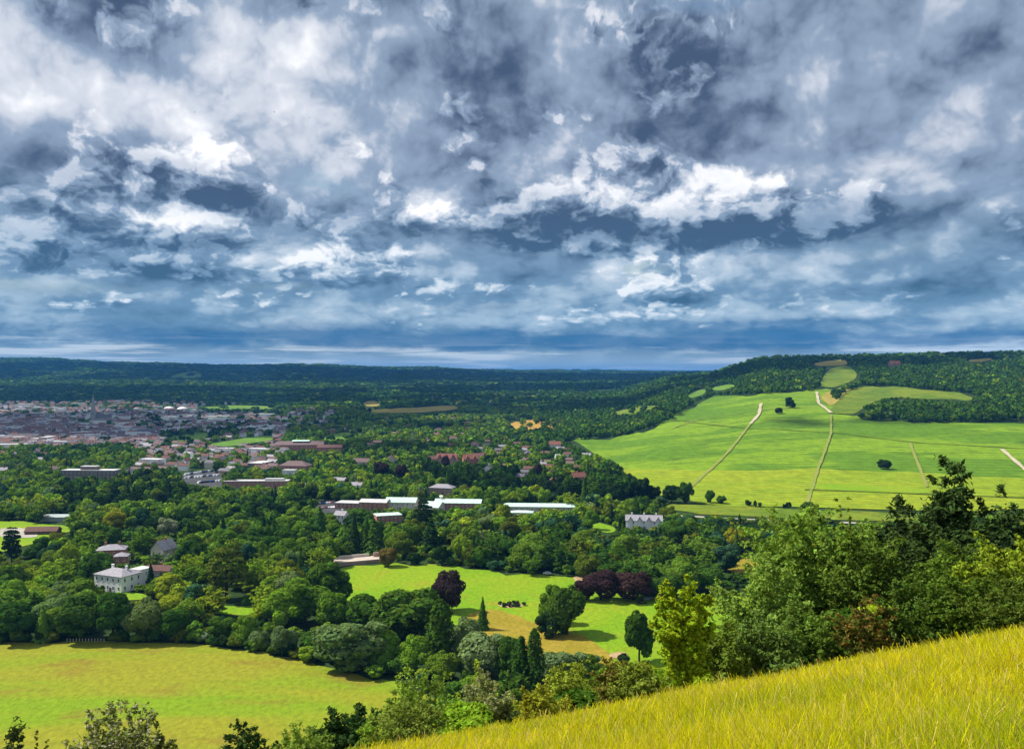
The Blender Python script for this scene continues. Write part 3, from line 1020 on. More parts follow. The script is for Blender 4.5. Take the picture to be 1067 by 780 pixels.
# ------------------------------------------------------------------ buildings
class MB:
    """collects shapes into one mesh"""
    def __init__(self):
        self.v, self.f = [], []

    def poly(self, pts):
        b = len(self.v)
        self.v += [tuple(p) for p in pts]
        self.f.append(tuple(range(b, b + len(pts))))

    def box(self, x0, x1, y0, y1, z0, z1):
        b = len(self.v)
        self.v += [(x, y, z) for z in (z0, z1) for y in (y0, y1) for x in (x0, x1)]
        for q in ((0, 2, 3, 1), (4, 5, 7, 6), (0, 1, 5, 4), (1, 3, 7, 5), (3, 2, 6, 7), (2, 0, 4, 6)):
            self.f.append(tuple(b + i for i in q))
        return self

    def gable(self, x0, x1, y0, y1, z0, rise, over=0.4, t=0.25):
        """two roof slopes, ridge along x, as real slabs"""
        ym = (y0 + y1) / 2
        s = rise / ((y1 - y0) / 2)
        for sgn, ye in ((-1, y0 - over), (1, y1 + over)):
            ze = z0 - over * s
            A = [(x0 - over, ye, ze), (x1 + over, ye, ze), (x1 + over, ym, z0 + rise), (x0 - over, ym, z0 + rise)]
            B = [(p[0], p[1], p[2] + t) for p in A]
            self.poly(B if sgn < 0 else B[::-1])
            self.poly(A[::-1] if sgn < 0 else A)
            for i in range(4):
                j = (i + 1) % 4
                self.poly([A[i], A[j], B[j], B[i]])
        return self

    def hip(self, x0, x1, y0, y1, z0, rise, over=0.5, t=0.2):
        x0, x1, y0, y1 = x0 - over, x1 + over, y0 - over, y1 + over
        w, d = x1 - x0, y1 - y0
        ins = min(w, d) / 2 * 0.98
        if w >= d:
            r0, r1 = (x0 + ins, (y0 + y1) / 2, z0 + rise), (x1 - ins, (y0 + y1) / 2, z0 + rise)
        else:
            r0, r1 = ((x0 + x1) / 2, y0 + ins, z0 + rise), ((x0 + x1) / 2, y1 - ins, z0 + rise)
        a, b, c, d_ = (x0, y0, z0), (x1, y0, z0), (x1, y1, z0), (x0, y1, z0)
        if w >= d:
            self.poly([a, b, r1, r0]); self.poly([b, c, r1]); self.poly([c, d_, r0, r1]); self.poly([d_, a, r0])
        else:
            self.poly([a, b, r0]); self.poly([b, c, r1, r0]); self.poly([c, d_, r1]); self.poly([d_, a, r0, r1])
        self.box(x0, x1, y0, y1, z0 - t, z0 - 0.004)
        return self

    def gable_wall(self, x, y0, y1, z0, rise, t=0.3):
        ym = (y0 + y1) / 2
        A = [(x, y0, z0), (x, y1, z0), (x, ym, z0 + rise)]
        B = [(x + t, p[1], p[2]) for p in A]
        self.poly(A[::-1] if t > 0 else A)
        self.poly(B if t > 0 else B[::-1])
        for i in range(3):
            j = (i + 1) % 3
            self.poly([A[i], A[j], B[j], B[i]])
        return self

    def mesh(self, name):
        me = bpy.data.meshes.new(name)
        me.from_pydata(self.v, [], self.f)
        me.update()
        return me

    def build(self, name, mat, parent=None, loc=None):
        return link(name, self.mesh(name), mat, parent, loc)


M_white = plain('white_render', (0.86, 0.86, 0.84), 0.8, 0.2, 0.04, 0.5)
M_cream = plain('cream_render', (0.62, 0.56, 0.46), 0.8, 0.2, 0.06, 0.5)
M_slate = plain('pale_slate', (0.30, 0.28, 0.31), 0.7, 0.3, 0.12, 1.0)
M_dslate = plain('dark_slate', (0.13, 0.12, 0.14), 0.7, 0.3, 0.15, 1.0)
M_tile = plain('brown_tiles', (0.16, 0.085, 0.07), 0.85, 0.15, 0.18, 1.2)
M_rtile = plain('red_tiles', (0.24, 0.10, 0.075), 0.85, 0.15, 0.15, 1.2)
M_otile = plain('orange_tiles', (0.46, 0.18, 0.07), 0.85, 0.15, 0.12, 1.2)
M_ptile = plain('mauve_tiles', (0.185, 0.125, 0.12), 0.85, 0.15, 0.15, 1.2)
M_copper = plain('pale_copper', (0.52, 0.68, 0.58), 0.6, 0.3, 0.08, 0.4)
M_brick = bricks('red_brick', (0.47, 0.17, 0.10), (0.40, 0.135, 0.08), (0.36, 0.30, 0.25))
M_pbrick = bricks('pink_brick', (0.42, 0.26, 0.21), (0.37, 0.22, 0.18), (0.5, 0.42, 0.36))
M_gbrick = bricks('grey_brown_brick', (0.21, 0.165, 0.145), (0.18, 0.14, 0.125), (0.27, 0.25, 0.22))
M_stone = plain('grey_stone', (0.40, 0.37, 0.33), 0.9, 0.2, 0.15, 0.8)
M_timber = plain('weathered_timber', (0.13, 0.09, 0.07), 0.9, 0.1, 0.2, 1.5)
M_flat = plain('flat_roof_felt', (0.55, 0.54, 0.53), 0.85, 0.2, 0.08, 0.5)
M_glass = plain('window_glass', (0.025, 0.03, 0.04), 0.15, 0.5, 0.05, 0.5)
M_frame = plain('white_paint', (0.75, 0.75, 0.73), 0.5, 0.4, 0.03, 1.0)
M_metal = plain('grey_sheet_metal', (0.36, 0.42, 0.40), 0.5, 0.4, 0.08, 0.6)

_win_cache = {}


def window_meshes(w, h):
    k = (round(w, 2), round(h, 2))
    if k not in _win_cache:
        fr = MB()
        t = min(0.14, w * 0.14)
        fr.box(-w / 2, -w / 2 + t, -0.06, 0.04, 0, h).box(w / 2 - t, w / 2, -0.06, 0.04, 0, h)
        fr.box(-w / 2 + t, w / 2 - t, -0.06, 0.04, 0, t).box(-w / 2 + t, w / 2 - t, -0.06, 0.04, h - t, h)
        fr.box(-0.03, 0.03, -0.05, 0.03, t, h - t).box(-w / 2 - 0.1, w / 2 + 0.1, -0.16, 0.04, -0.12, -0.003)
        gl = MB().box(-w / 2 + t, -0.03, -0.02, 0.02, t, h - t).box(0.03, w / 2 - t, -0.02, 0.02, t, h - t)
        _win_cache[k] = (fr.mesh('frame'), gl.mesh('window'))
    return _win_cache[k]


def add_window(root, x, y, z, rz, w, h):
    """one window as a part (the panes) with its frame as a sub-part"""
    fm, gm = window_meshes(w, h)
    g = link('window', gm, M_glass, root, (x, y, z))
    g.rotation_euler = (0, 0, rz)
    f = link('frame', fm, M_frame, g)
    return g


BUILT = []   # (px0, px1, py0, py1) of buildings that trees keep clear of
FOOT = []    # (x, y, r)


def house(name, label, cat, px, Y, w, d, h, roof='gable', rise=3.0, rz=0.0, wall=None, rmat=None, rows=0, cols=0, side=0, chim=0,
          win=(1.1, 1.6), parapet=0.3, group=None, keep=True, ridge='x', z=None, show=1.0, gables=0):
    """a building at pixel column px and distance Y; w along its front (local x), d deep, h to the eaves; front faces -y"""
    x = (px - CX) / F * Y
    zz = ground(x, Y) if z is None else z
    root = empty(name, (x, Y, zz - 0.05), rz)
    tag(root, label, cat, group)
    m = MB().box(-w / 2, w / 2, -d / 2, d / 2, -1.0, h)
    if roof == 'gable':
        if ridge == 'x':
            m.gable_wall(-w / 2, -d / 2, d / 2, h + .002, rise - 0.06, 0.3); m.gable_wall(w / 2, -d / 2, d / 2, h + .002, rise - 0.06, -0.3)
    m.build('wall', wall, root)
    r = MB()
    rmesh = None
    if roof == 'gable':
        if ridge == 'x':
            r.gable(-w / 2, w / 2, -d / 2, d / 2, h + 0.02, rise)
            ro = r.build('roof', rmat, root)
        else:
            r.gable(-d / 2, d / 2, -w / 2, w / 2, h + 0.02, rise)
            ro = r.build('roof', rmat, root)
            ro.rotation_euler = (0, 0, math.pi / 2)
            for sg in (-1, 1):
                g2 = MB().gable_wall(sg * d / 2, -w / 2, w / 2, h + .002, rise - 0.06, -0.3 * sg).build('gable_end', wall, root)
                g2.rotation_euler = (0, 0, math.pi / 2)
    elif roof == 'hip':
        r.hip(-w / 2, w / 2, -d / 2, d / 2, h + 0.22, rise)
        ro = r.build('roof', rmat, root)
    else:
        r.box(-w / 2 - .25, w / 2 + .25, -d / 2 - .25, d / 2 + .25, h + .003, h + parapet)
        ro = r.build('roof', rmat, root)
    for g in range(gables):     # cross gables on the front
        gx = -w / 2 + w * (g + 0.5) / gables
        gw_ = w / gables * 0.52
        cg = MB()
        cg.box(-gw_ / 2, gw_ / 2, -d / 2 - 0.9, -d / 2 - 0.003, 0, h)
        A = [(-gw_ / 2, -d / 2 - 0.9, h), (gw_ / 2, -d / 2 - 0.9, h), (0, -d / 2 - 0.9, h + rise * 0.8)]
        cg.poly(A)
        cg.build('gable_bay', wall, root, (gx, 0, 0))
        cr = MB().gable(-0.45 - d / 4, 0.45 + d / 4, -gw_ / 2, gw_ / 2, h + 0.03, rise * 0.8, 0.3)
        c2 = cr.build('bay_roof', rmat, root, (gx, -d / 4 - 0.7, 0))
        c2.rotation_euler = (0, 0, math.pi / 2)
    for k in range(chim):
        c = MB()
        cx = -w / 2 + w * (k + 0.5) / chim
        top = h + rise + 1.3 if roof != 'flat' else h + 1.6
        c.box(cx - .55, cx + .55, 0.6, 1.5, h + 0.3, top)
        c.box(cx - .65, cx + .65, 0.5, 1.6, top + .003, top + .2)
        c.build('chimney', M_brick if wall not in (M_white,) else M_white, root)
    ww, wh = win
    for rr in range(rows):
        zf = (rr + 0.5) * h / rows - wh * 0.42
        for cc in range(cols):
            add_window(root, -w / 2 + w * (cc + 0.5) / cols, -d / 2 - 0.03, zf, 0.0, ww, wh)
        for cc in range(side):
            add_window(root, w / 2 + 0.03, -d / 2 + d * (cc + 0.5) / side, zf, math.pi / 2, ww, wh)
    if rows and cols:
        dm = MB().box(-0.6, 0.6, -0.07, 0.02, 0, 2.2)
        dm.build('door', M_timber, root, (w / 2 / max(cols, 1) * (0 if cols % 2 == 0 else 1), -d / 2 - 0.03, 0.05))
    R = max(w, d) / 2
    FOOT.append((x, Y, 0.5 * (w + d) / 2 + 3))
    if keep:
        hw = (abs(math.cos(rz)) * w + abs(math.sin(rz)) * d) / 2 / Y * F
        pt = CY - F * (zz + h + rise - CAMZ) / Y
        pb = CY - F * (zz - CAMZ) / Y
        BUILT.append((px - hw, px + hw, pt, pb - (1 - show) * (pb - pt), Y))
    return root


# the white villa and its neighbours
villa = house('white_villa', 'white two storey villa with low grey hipped roof among trees above the meadow', 'house', 123, 456, 19, 13, 8.0, 'hip', 2.6, math.radians(-24),
              M_white, M_slate, 2, 5, 3, 2, win=(1.2, 2.0), show=0.85)
house('villa_wing', 'white flat roofed wing joined behind the right end of the white villa', 'house', 147, 464, 7, 8, 8.8, 'flat', 0.4, math.radians(-24), M_white, M_flat, 2, 1, 1, 0, show=0.8)
house('brick_house', 'red brick house with pale lilac roofs standing behind the white villa', 'house', 117, 520, 15, 11, 8.0, 'hip', 2.4, math.radians(14), M_brick, M_slate, 2, 4, 2, 2, show=0.75)
house('brick_annexe', 'small red brick annexe in front of the brick house', 'house', 127, 508, 7, 7, 6.5, 'hip', 1.8, math.radians(14), M_brick, M_slate, 2, 2, 1, 0, show=0.7)
house('grey_gabled_house', 'tall grey gabled house right of the red brick house', 'house', 171, 530, 9, 12, 6.5, 'gable', 5.0, math.radians(-20), M_cream, M_slate, 2, 2, 2, 1, ridge='y', show=0.7)
house('brown_cottage', 'low brown roofed cottage immediately right of the white villa', 'house', 167, 488, 14, 7, 3.2, 'gable', 2.2, math.radians(-8), M_stone, M_tile, 1, 3, 1, 1, show=0.7)
house('timber_barn', 'brown timber barn with a long low roof in the lit pasture', 'barn', 45, 612, 21, 9, 2.6, 'gable', 2.4, math.radians(6), M_timber, M_tile, 0, 0, 0, 0, show=1.0)
house('metal_barn', 'grey green metal barn on the far side of the lit pasture', 'barn', 60, 668, 20, 8, 3.2, 'gable', 1.6, math.radians(3), M_metal, M_metal, 0, 0, 0, 0, show=0.8)
# long blocks
hosp = house('hospital_block', 'long grey brown four storey block with flat roof below the town', 'hospital', 95, 885, 54, 14, 15.0, 'flat', 0.5, math.radians(-3), M_gbrick, M_flat, 4, 13, 3, 0, win=(1.6, 1.7), show=0.55)
t_ = MB().box(-9, 7, -4, 4, 15.51, 18.6); t_.build('roof_plant_room', M_gbrick, hosp)
t_ = MB().box(-9.3, 7.3, -4.3, 4.3, 18.603, 18.9); t_.build('plant_room_roof', M_flat, hosp)
long_b = house('long_brick_block', 'long low red brick block with grey roof above the tree belt', 'office', 268, 866, 62, 12, 6.5, 'flat', 0.5, math.radians(2), M_brick, M_flat, 2, 14, 2, 0, win=(1.8, 1.3), show=0.8)
t_ = MB().box(8, 26, -3, 3, 7.01, 8.6); t_.build('roof_plant_room', M_flat, long_b)
works = house('brick_works', 'broad brick works with brown and pale roofs in front of the sports ground', 'works', 314, 1275, 66, 30, 9.0, 'gable', 4.5, math.radians(4), M_brick, M_ptile, 2, 10, 3, 0, show=0.9)
t_ = MB().gable(-12, 12, -7, 7, 13.6, 1.4, 0.3); t_.build('pale_roof', M_copper, works)
house('works_wing', 'low brown roofed wing right of the brick works', 'works', 344, 1262, 34, 20, 6.0, 'gable', 3.4, math.radians(4), M_brick, M_tile, 1, 5, 2, 0, show=0.8)
house('brown_school', 'brick building with a mauve hipped roof in front of the brick works', 'school', 308, 1010, 33, 18, 7.0, 'hip', 5.0, math.radians(-10), M_brick, M_ptile, 2, 7, 3, 1, show=0.8)
house('white_hall', 'low white hall attached below the mauve roofed brick building', 'hall', 302, 985, 14, 9, 4.5, 'flat', 0.4, math.radians(-10), M_white, M_flat, 1, 3, 1, 0, show=0.8)
house('tan_hipped_house', 'tan house with wide hipped roof just above the copper roofed offices', 'house', 461, 812, 22, 12, 6.5, 'hip', 3.0, math.radians(-14), M_pbrick, M_slate, 2, 5, 2, 0, show=0.8)
# the copper roofed offices
house('office_left_wing', 'leftmost brick wing of the offices with a pale flat roof', 'office', 365, 728, 21, 14, 5.2, 'flat', 0.5, math.radians(-12), M_brick, M_flat, 2, 6, 2, 0, show=0.95)
house('office_brick_wing', 'red brick office wing with pale sloping roof beside the leftmost wing', 'office', 391, 724, 23, 14, 6.6, 'gable', 1.8, math.radians(-10), M_brick, M_flat, 2, 6, 2, 0, show=0.95)
house('copper_roofed_hall', 'office hall under a big pale green copper roof, left of the tall cedar', 'office', 419, 728, 25, 16, 6.4, 'gable', 3.0, math.radians(-5), M_cream, M_copper, 2, 6, 2, 0, show=0.95)
house('front_brick_office', 'square brick office nearest the trees with a pale green flat roof', 'office', 404, 664, 19, 13, 5.6, 'flat', 0.5, math.radians(20), M_brick, M_copper, 2, 6, 4, 0, show=0.9)
house('copper_gabled_wing', 'office wing with steep pale green copper gable right of the tall cedar', 'office', 452, 716, 15, 16, 4.4, 'gable', 3.6, math.radians(-20), M_cream, M_copper, 1, 4, 3, 0, show=0.8)
ow = house('copper_roofed_office', 'long brick office with pale green copper roof and a row of windows', 'office', 478, 724, 38, 14, 6.4, 'gable', 2.4, math.radians(-6), M_brick, M_copper, 2, 12, 3, 0, show=0.9)
t_ = MB().box(-15.5, -13.5, -1, 1, 8.9, 10.6).gable(-15.8, -13.2, -1.2, 1.2, 10.62, 0.9, 0.1); t_.build('roof_turret', M_frame, ow)
house('long_copper_roof', 'very long low building with pale green roof at the right end of the offices', 'office', 563, 716, 58, 12, 3.8, 'gable', 2.0, math.radians(-4), M_cream, M_copper, 1, 14, 2, 0, show=0.9)
house('low_copper_pavilion', 'small curved looking pale roofed pavilion below the very long low building', 'pavilion', 544, 690, 17, 9, 3.0, 'hip', 1.2, math.radians(-6), M_cream, M_copper, 1, 4, 1, 0, show=0.8)
# houses of the middle distance with their own look
house('pink_gabled_house', 'big pink brick house with three gables and tall chimneys above the purple beech', 'house', 466, 1075, 25, 12, 9.0, 'gable', 5.5, math.radians(-8), M_pbrick, M_rtile, 3, 6, 2, 3, gables=3, show=0.85)
house('red_gabled_house', 'red brick gabled house immediately right of the big pink brick house', 'house', 490, 1080, 18, 12, 8.0, 'gable', 5.5, math.radians(12), M_brick, M_rtile, 2, 4, 2, 2, gables=2, show=0.85)
house('pink_cottage', 'small pink cottage left of the big pink brick house', 'house', 451, 1095, 12, 9, 6.0, 'gable', 3.6, math.radians(5), M_pbrick, M_tile, 2, 3, 1, 1, show=0.8)
house('cream_gabled_house', 'cream gabled house between trees behind the left purple beech', 'house', 408, 1090, 11, 9, 6.5, 'gable', 4.0, math.radians(10), M_cream, M_tile, 2, 3, 1, 1, ridge='y', show=0.8)
house('brown_roofed_house', 'wide brown roofed house left of the purple beeches', 'house', 377, 1060, 20, 11, 5.5, 'gable', 4.0, math.radians(-10), M_cream, M_ptile, 2, 5, 1, 2, show=0.7)
house('black_gabled_house', 'house with white gable and dark roof among the trees above the long copper roof', 'house', 509, 985, 12, 9, 5.5, 'gable', 4.6, math.radians(-12), M_white, M_dslate, 2, 3, 1, 1, ridge='y', show=0.7)
house('red_roofed_house', 'house with bright red roof beside the tall trees under the vineyard edge', 'house', 602, 905, 15, 10, 5.5, 'gable', 4.2, math.radians(25), M_brick, M_rtile, 2, 4, 2, 1, show=0.75)
house('white_red_roofed_house', 'white house with red roof below the dark wood beside the wheat field', 'house', 578, 1290, 17, 10, 6.0, 'gable', 4.5, math.radians(-5), M_white, M_rtile, 2, 4, 1, 1, show=0.85)
house('small_white_house', 'tiny white house below the white house with the red roof', 'house', 581, 1130, 6, 6, 5.5, 'gable', 2.2, 0.2, M_white, M_flat, 2, 2, 1, 0, show=0.8)
house('white_mansion', 'white mansion with many pale gables half hidden in the woods below the vineyard', 'house', 671, 640, 26, 12, 6.0, 'gable', 3.2, math.radians(-8), M_white, M_slate, 2, 7, 2, 3, gables=4, show=0.9)
house('hidden_white_house', 'white house front peeping between dark conifers left of the garden terrace', 'house', 356, 655, 9, 8, 6.5, 'gable', 2.6, math.radians(-20), M_white, M_slate, 2, 3, 1, 1, show=0.8)
house('hill_mansion', 'orange roofed mansion high among the hilltop woods', 'house', 932, 2420, 32, 16, 9.0, 'gable', 8.0, math.radians(15), M_pbrick, M_otile, 2, 7, 2, 3, gables=2, show=0.8)


# the church
def church(px, Y):
    x = (px - CX) / F * Y
    root = empty('church', (x, Y, ground(x, Y)), math.radians(20))
    tag(root, 'grey stone church with a tall thin spire rising out of the town', 'church')
    MB().box(-5, 5, -5, 5, -1, 26).build('tower', M_stone, root)
    V = []
    m = MB()
    ring = [(5.2 * math.cos(a), 5.2 * math.sin(a), 26.02) for a in [math.pi / 8 + i * math.pi / 4 for i in range(8)]]
    for i in range(8):
        m.poly([ring[i], ring[(i + 1) % 8], (0, 0, 66)])
    sp = m.build('spire', M_stone, root)
    for sx in (-1, 1):
        for sy in (-1, 1):
            p = MB().box(sx * 4.3 - .6, sx * 4.3 + .6, sy * 4.3 - .6, sy * 4.3 + .6, 26.02, 29)
            p.poly([(sx * 4.3 - .6, sy * 4.3 - .6, 29.003), (sx * 4.3 + .6, sy * 4.3 - .6, 29.003), (sx * 4.3, sy * 4.3, 32)])
            p.poly([(sx * 4.3 + .6, sy * 4.3 + .6, 29.003), (sx * 4.3 - .6, sy * 4.3 + .6, 29.003), (sx * 4.3, sy * 4.3, 32)])
            p.build('pinnacle', M_stone, root)
    MB().box(5.003, 38, -6, 6, -1, 11).gable_wall(38, -6, 6, 11.002, 6.9, -0.3).build('nave', M_stone, root)
    MB().gable(5.5, 38, -6, 6, 11.02, 7).build('nave_roof', M_dslate, root)
    for k in (-1, 1):
        add_window(root, 2.0 * k, -5.05, 17, 0, 1.6, 6)
    BUILT.append((px - 4, px + 4, 417, 443, Y))
    FOOT.append((x, Y, 22))


church(97, 2000)


def dome(px, Y, r, label):
    x = (px - CX) / F * Y
    root = empty('dome_building', (x, Y, ground(x, Y)))
    tag(root, label, 'dome', 'white domes by the town')
    V, Q = [], []
    for i in range(9):
        th = i / 8 * math.pi / 2
        for j in range(24):
            a = 2 * math.pi * j / 24
            V.append((r * math.cos(th) * math.cos(a), r * math.cos(th) * math.sin(a), 4 + r * 0.55 * math.sin(th)))
            if i:
                k = (j + 1) % 24
                Q.append(((i - 1) * 24 + j, (i - 1) * 24 + k, i * 24 + k, i * 24 + j))
    link('dome', np_mesh('dome', np.array(V), np.array(Q), 4, smooth=True), M_white, root)
    w = [((r * 0.99) * math.cos(2 * math.pi * j / 24), (r * 0.99) * math.sin(2 * math.pi * j / 24)) for j in range(24)]
    m = MB()
    for j in range(24):
        a, b = w[j], w[(j + 1) % 24]
        m.poly([(*a, -1), (*b, -1), (*b, 4), (*a, 4)])
    m.build('wall', M_cream, root)
    BUILT.append((px - 7, px + 7, 417, 426, Y))
    FOOT.append((x, Y, r + 4))


dome(176, 2700, 15, 'left one of two white domes on the far edge of the town')
dome(190, 2700, 16, 'right one of two white domes on the far edge of the town')


# garden terrace at the top of the lawn
def terrace():
    a, b = at(352, 590), at(404, 585)
    mid = (a + b) / 2
    L = (b - a).length
    root = empty('garden_terrace', (mid.x, mid.y, ground(mid.x, mid.y)), math.atan2(b.y - a.y, b.x - a.x))
    tag(root, 'pale pink garden terrace with retaining wall along the top edge of the lawn', 'terrace')
    MB().box(-L / 2, L / 2, 0, 0.6, -0.5, 2.0).build('retaining_wall', M_pbrick, root)
    MB().box(-L / 2, L / 2, 0.603, 12, -0.5, 1.8).build('paving', plain('terrace_paving', (0.52, 0.43, 0.36), 0.85, 0.2, 0.1, 0.6), root)
    MB().box(-L / 2 + .2, L / 2 - .2, -0.1, 0.7, 2.003, 2.2).build('coping', M_cream, root)
    MB().box(L / 2 - 6, L / 2 + 4, 9, 10, 1.803, 4.2).build('back_wall', M_pbrick, root)
    MB().box(-L / 2, L / 2 - 8, 12.003, 12.6, -0.5, 3.4).build('upper_wall', M_cream, root)
    BUILT.append((352, 404, 574, 590, mid.y))
    FOOT.append((mid.x, mid.y + 6, 15))
    h = empty('clipped_hedge', (mid.x + 2, mid.y + 16, ground(mid.x, mid.y + 16)), root.rotation_euler.z)
    P, Nn, r = [], [], np.random.default_rng(5)
    n = 1800
    f = r.integers(0, 3, n)
    X = r.uniform(-11, 11, n)
    Yv = np.where(f == 0, r.uniform(-1, 1, n), np.where(f == 1, -1, 1))
    Zv = np.where(f == 0, 2.6, r.uniform(0, 2.6, n))
    Nn = np.stack([0 * X, np.where(f == 0, 0, Yv), np.where(f == 0, 1.0, 0)], 1) + r.normal(size=(n, 3)) * 0.4
    me = crown_mesh('foliage', np.stack([X, Yv, Zv], 1), unit(Nn), r, 0.4)
    o = link('foliage', me, M_leaf, h)
    o.color = (0.10, 0.16, 0.012, 1)
    tag(h, 'clipped light green hedge behind the pink garden terrace', 'hedge')


terrace()


# ------------------------------------------------------------------ vehicles and small things
def car_meshes(L=4.4, Wd=1.8, Hh=1.45, van=False):
    prof = [(-L / 2, .35), (-L / 2, .85), (-L / 2 + .25, .95), (-L * .30, 1.0), (-L * .14, Hh), (L * .24, Hh), (L * .40, 1.0), (L / 2, .9), (L / 2, .35)]
    if van:
        prof = [(-L / 2, .35), (-L / 2, 1.0), (-L * .36, 1.15), (-L * .28, Hh), (L / 2, Hh), (L / 2, .35)]
    m = MB()
    n = len(prof)
    m.poly([(x, -Wd / 2, z) for x, z in prof])
    m.poly([(x, Wd / 2, z) for x, z in prof[::-1]])
    for i in range(n):
        a, b = prof[i], prof[(i + 1) % n]
        m.poly([(a[0], Wd / 2, a[1]), (b[0], Wd / 2, b[1]), (b[0], -Wd / 2, b[1]), (a[0], -Wd / 2, a[1])])
    body = m.mesh('body')
    g = MB()
    z0, z1 = 1.02, Hh - .1
    xa, xb = (-L * .24, L * .30) if not van else (-L * .27, -L * .08)
    for s in (-1, 1):
        y = s * (Wd / 2 + 0.006)
        g.poly([(xa, y, z0), (xb, y, z0), (xb - .22, y, z1), (xa + .28, y, z1)][::-s])
    win = g.mesh('window')
    wh = MB()
    for k in range(12):
        a, b = 2 * math.pi * k / 12, 2 * math.pi * (k + 1) / 12
        for y0, y1 in ((-.1, .1),):
            wh.poly([(.33 * math.cos(a), y0, .33 * math.sin(a)), (.33 * math.cos(b), y0, .33 * math.sin(b)), (.33 * math.cos(b), y1, .33 * math.sin(b)), (.33 * math.cos(a), y1, .33 * math.sin(a))])
            wh.poly([(0, y0, 0), (.33 * math.cos(b), y0, .33 * math.sin(b)), (.33 * math.cos(a), y0, .33 * math.sin(a))])
            wh.poly([(0, y1, 0), (.33 * math.cos(a), y1, .33 * math.sin(a)), (.33 * math.cos(b), y1, .33 * math.sin(b))])
    return body, win, wh.mesh('wheel'), L, Wd


CARM = car_meshes()
VANM = car_meshes(5.6, 2.0, 2.4, True)
M_tyre = plain('tyre_rubber', (0.02, 0.02, 0.02), 0.9, 0.2, 0.05, 2)
PAINT = {'white': (0.80, 0.80, 0.80), 'silver': (0.45, 0.46, 0.48), 'black': (0.02, 0.02, 0.025), 'blue': (0.04, 0.09, 0.25), 'red': (0.35, 0.03, 0.03)}


def vehicle(x, y, rz, paint, label, van=False, group=None):
    body, win, wheel, L, Wd = VANM if van else CARM
    r = empty('parked_van' if van else 'parked_car', (x, y, ground(x, y) + 0.22), rz)
    tag(r, label, 'van' if van else 'car', group)
    b = bpy.data.objects.new('body', body)
    COL.objects.link(b)
    b.parent = r
    if len(body.materials) == 0:
        body.materials.append(None)
    b.material_slots[0].link = 'OBJECT'
    b.material_slots[0].material = plain('paint_' + paint, PAINT[paint], 0.25, 0.5, 0.01, 1.0)
    link('window', win, M_glass, r)
    for sx in (-1, 1):
        for sy in (-1, 1):
            link('wheel', wheel, M_tyre, r, (sx * L * .31, sy * (Wd / 2 - .08), .33))


p = at(669, 629)
vehicle(p.x, p.y, 0.3, 'black', 'black car parked on the lawn in front of the purple beeches')
p = at(675, 625)
vehicle(p.x, p.y, 0.5, 'silver', 'silver car just behind the black one by the purple beeches')
p = at(570, 598.5)
vehicle(p.x, p.y, 0.1, 'white', 'white car at the top edge of the lawn against the dark woods')
BUILT += [(562, 578, 593, 602, at(570, 598.5).y), (660, 684, 620, 633, at(669, 629).y)]
sheet('car_park', [(184, 503), (188, 494), (222, 489), (232, 497), (232, 508), (220, 512), (196, 506)], M_asphalt, 'grey car park beside the long red brick block', order=1, cat='car park')
_c = at(208, 500)
FOOT.append((_c.x, _c.y, 26))
_c = at(343, 528)
FOOT.append((_c.x, _c.y, 12))
FIELDS.append(np.array([(188, 502), (190, 494), (222, 490), (230, 497), (230, 508), (220, 508)], float))
sheet('office_car_park', [(326, 534), (330, 521), (352, 521), (356, 536), (378, 540), (380, 548), (350, 544)], M_asphalt, 'grey car park left of the brick offices', order=1, cat='car park')
FIELDS.append(np.array([(330, 533), (333, 523), (352, 523), (354, 534)], float))
_r = np.random.default_rng(11)
_ord = ['first', 'second', 'third', 'fourth', 'fifth', 'sixth', 'seventh', 'eighth', 'ninth', 'tenth', 'eleventh', 'twelfth', 'thirteenth', 'fourteenth', 'fifteenth', 'sixteenth',
        'seventeenth', 'eighteenth', 'nineteenth', 'twentieth'] + ['twenty ' + o for o in ('first', 'second', 'third', 'fourth', 'fifth', 'sixth', 'seventh', 'eighth', 'ninth')] + ['thirtieth'] + \
       ['thirty ' + o for o in ('first', 'second', 'third', 'fourth', 'fifth', 'sixth', 'seventh', 'eighth', 'ninth')] + ['fortieth']
_rows = ['far', 'middle', 'near']
for ri, (pa, pb, n) in enumerate([((192, 495.5), (222, 491.5), 10), ((192, 499), (228, 496), 11), ((206, 504), (230, 502), 8)]):
    for k in range(n):
        t = (k + 0.5) / n
        q = at(pa[0] + (pb[0] - pa[0]) * t, pa[1] + (pb[1] - pa[1]) * t)
        pt = ['white', 'white', 'silver', 'white', 'blue', 'white', 'black'][int(_r.integers(7))]
        vehicle(q.x, q.y, 1.4 + _r.uniform(-.1, .1), pt, f'{pt} van in the {_rows[ri]} row of the town car park, {_ord[k]} from left', True, 'vans in the town car park')
for ri, (pa, pb, n) in enumerate([((332, 525), (350, 524), 7), ((334, 530), (352, 529), 7)]):
    for k in range(n):
        t = (k + 0.5) / n
        q = at(pa[0] + (pb[0] - pa[0]) * t, pa[1] + (pb[1] - pa[1]) * t)
        pt = ['white', 'silver', 'silver', 'white', 'blue', 'red', 'black'][int(_r.integers(7))]
        vehicle(q.x, q.y, 1.5 + _r.uniform(-.1, .1), pt, f'{pt} car in the {["far", "near"][ri]} row beside the brick offices, {_ord[k]} from left', False, 'cars beside the offices')
q = at(1052, 541)
vehicle(q.x, q.y, 0.1, 'white', 'white van on the lane seen past the hillside scrub at the right edge', True)

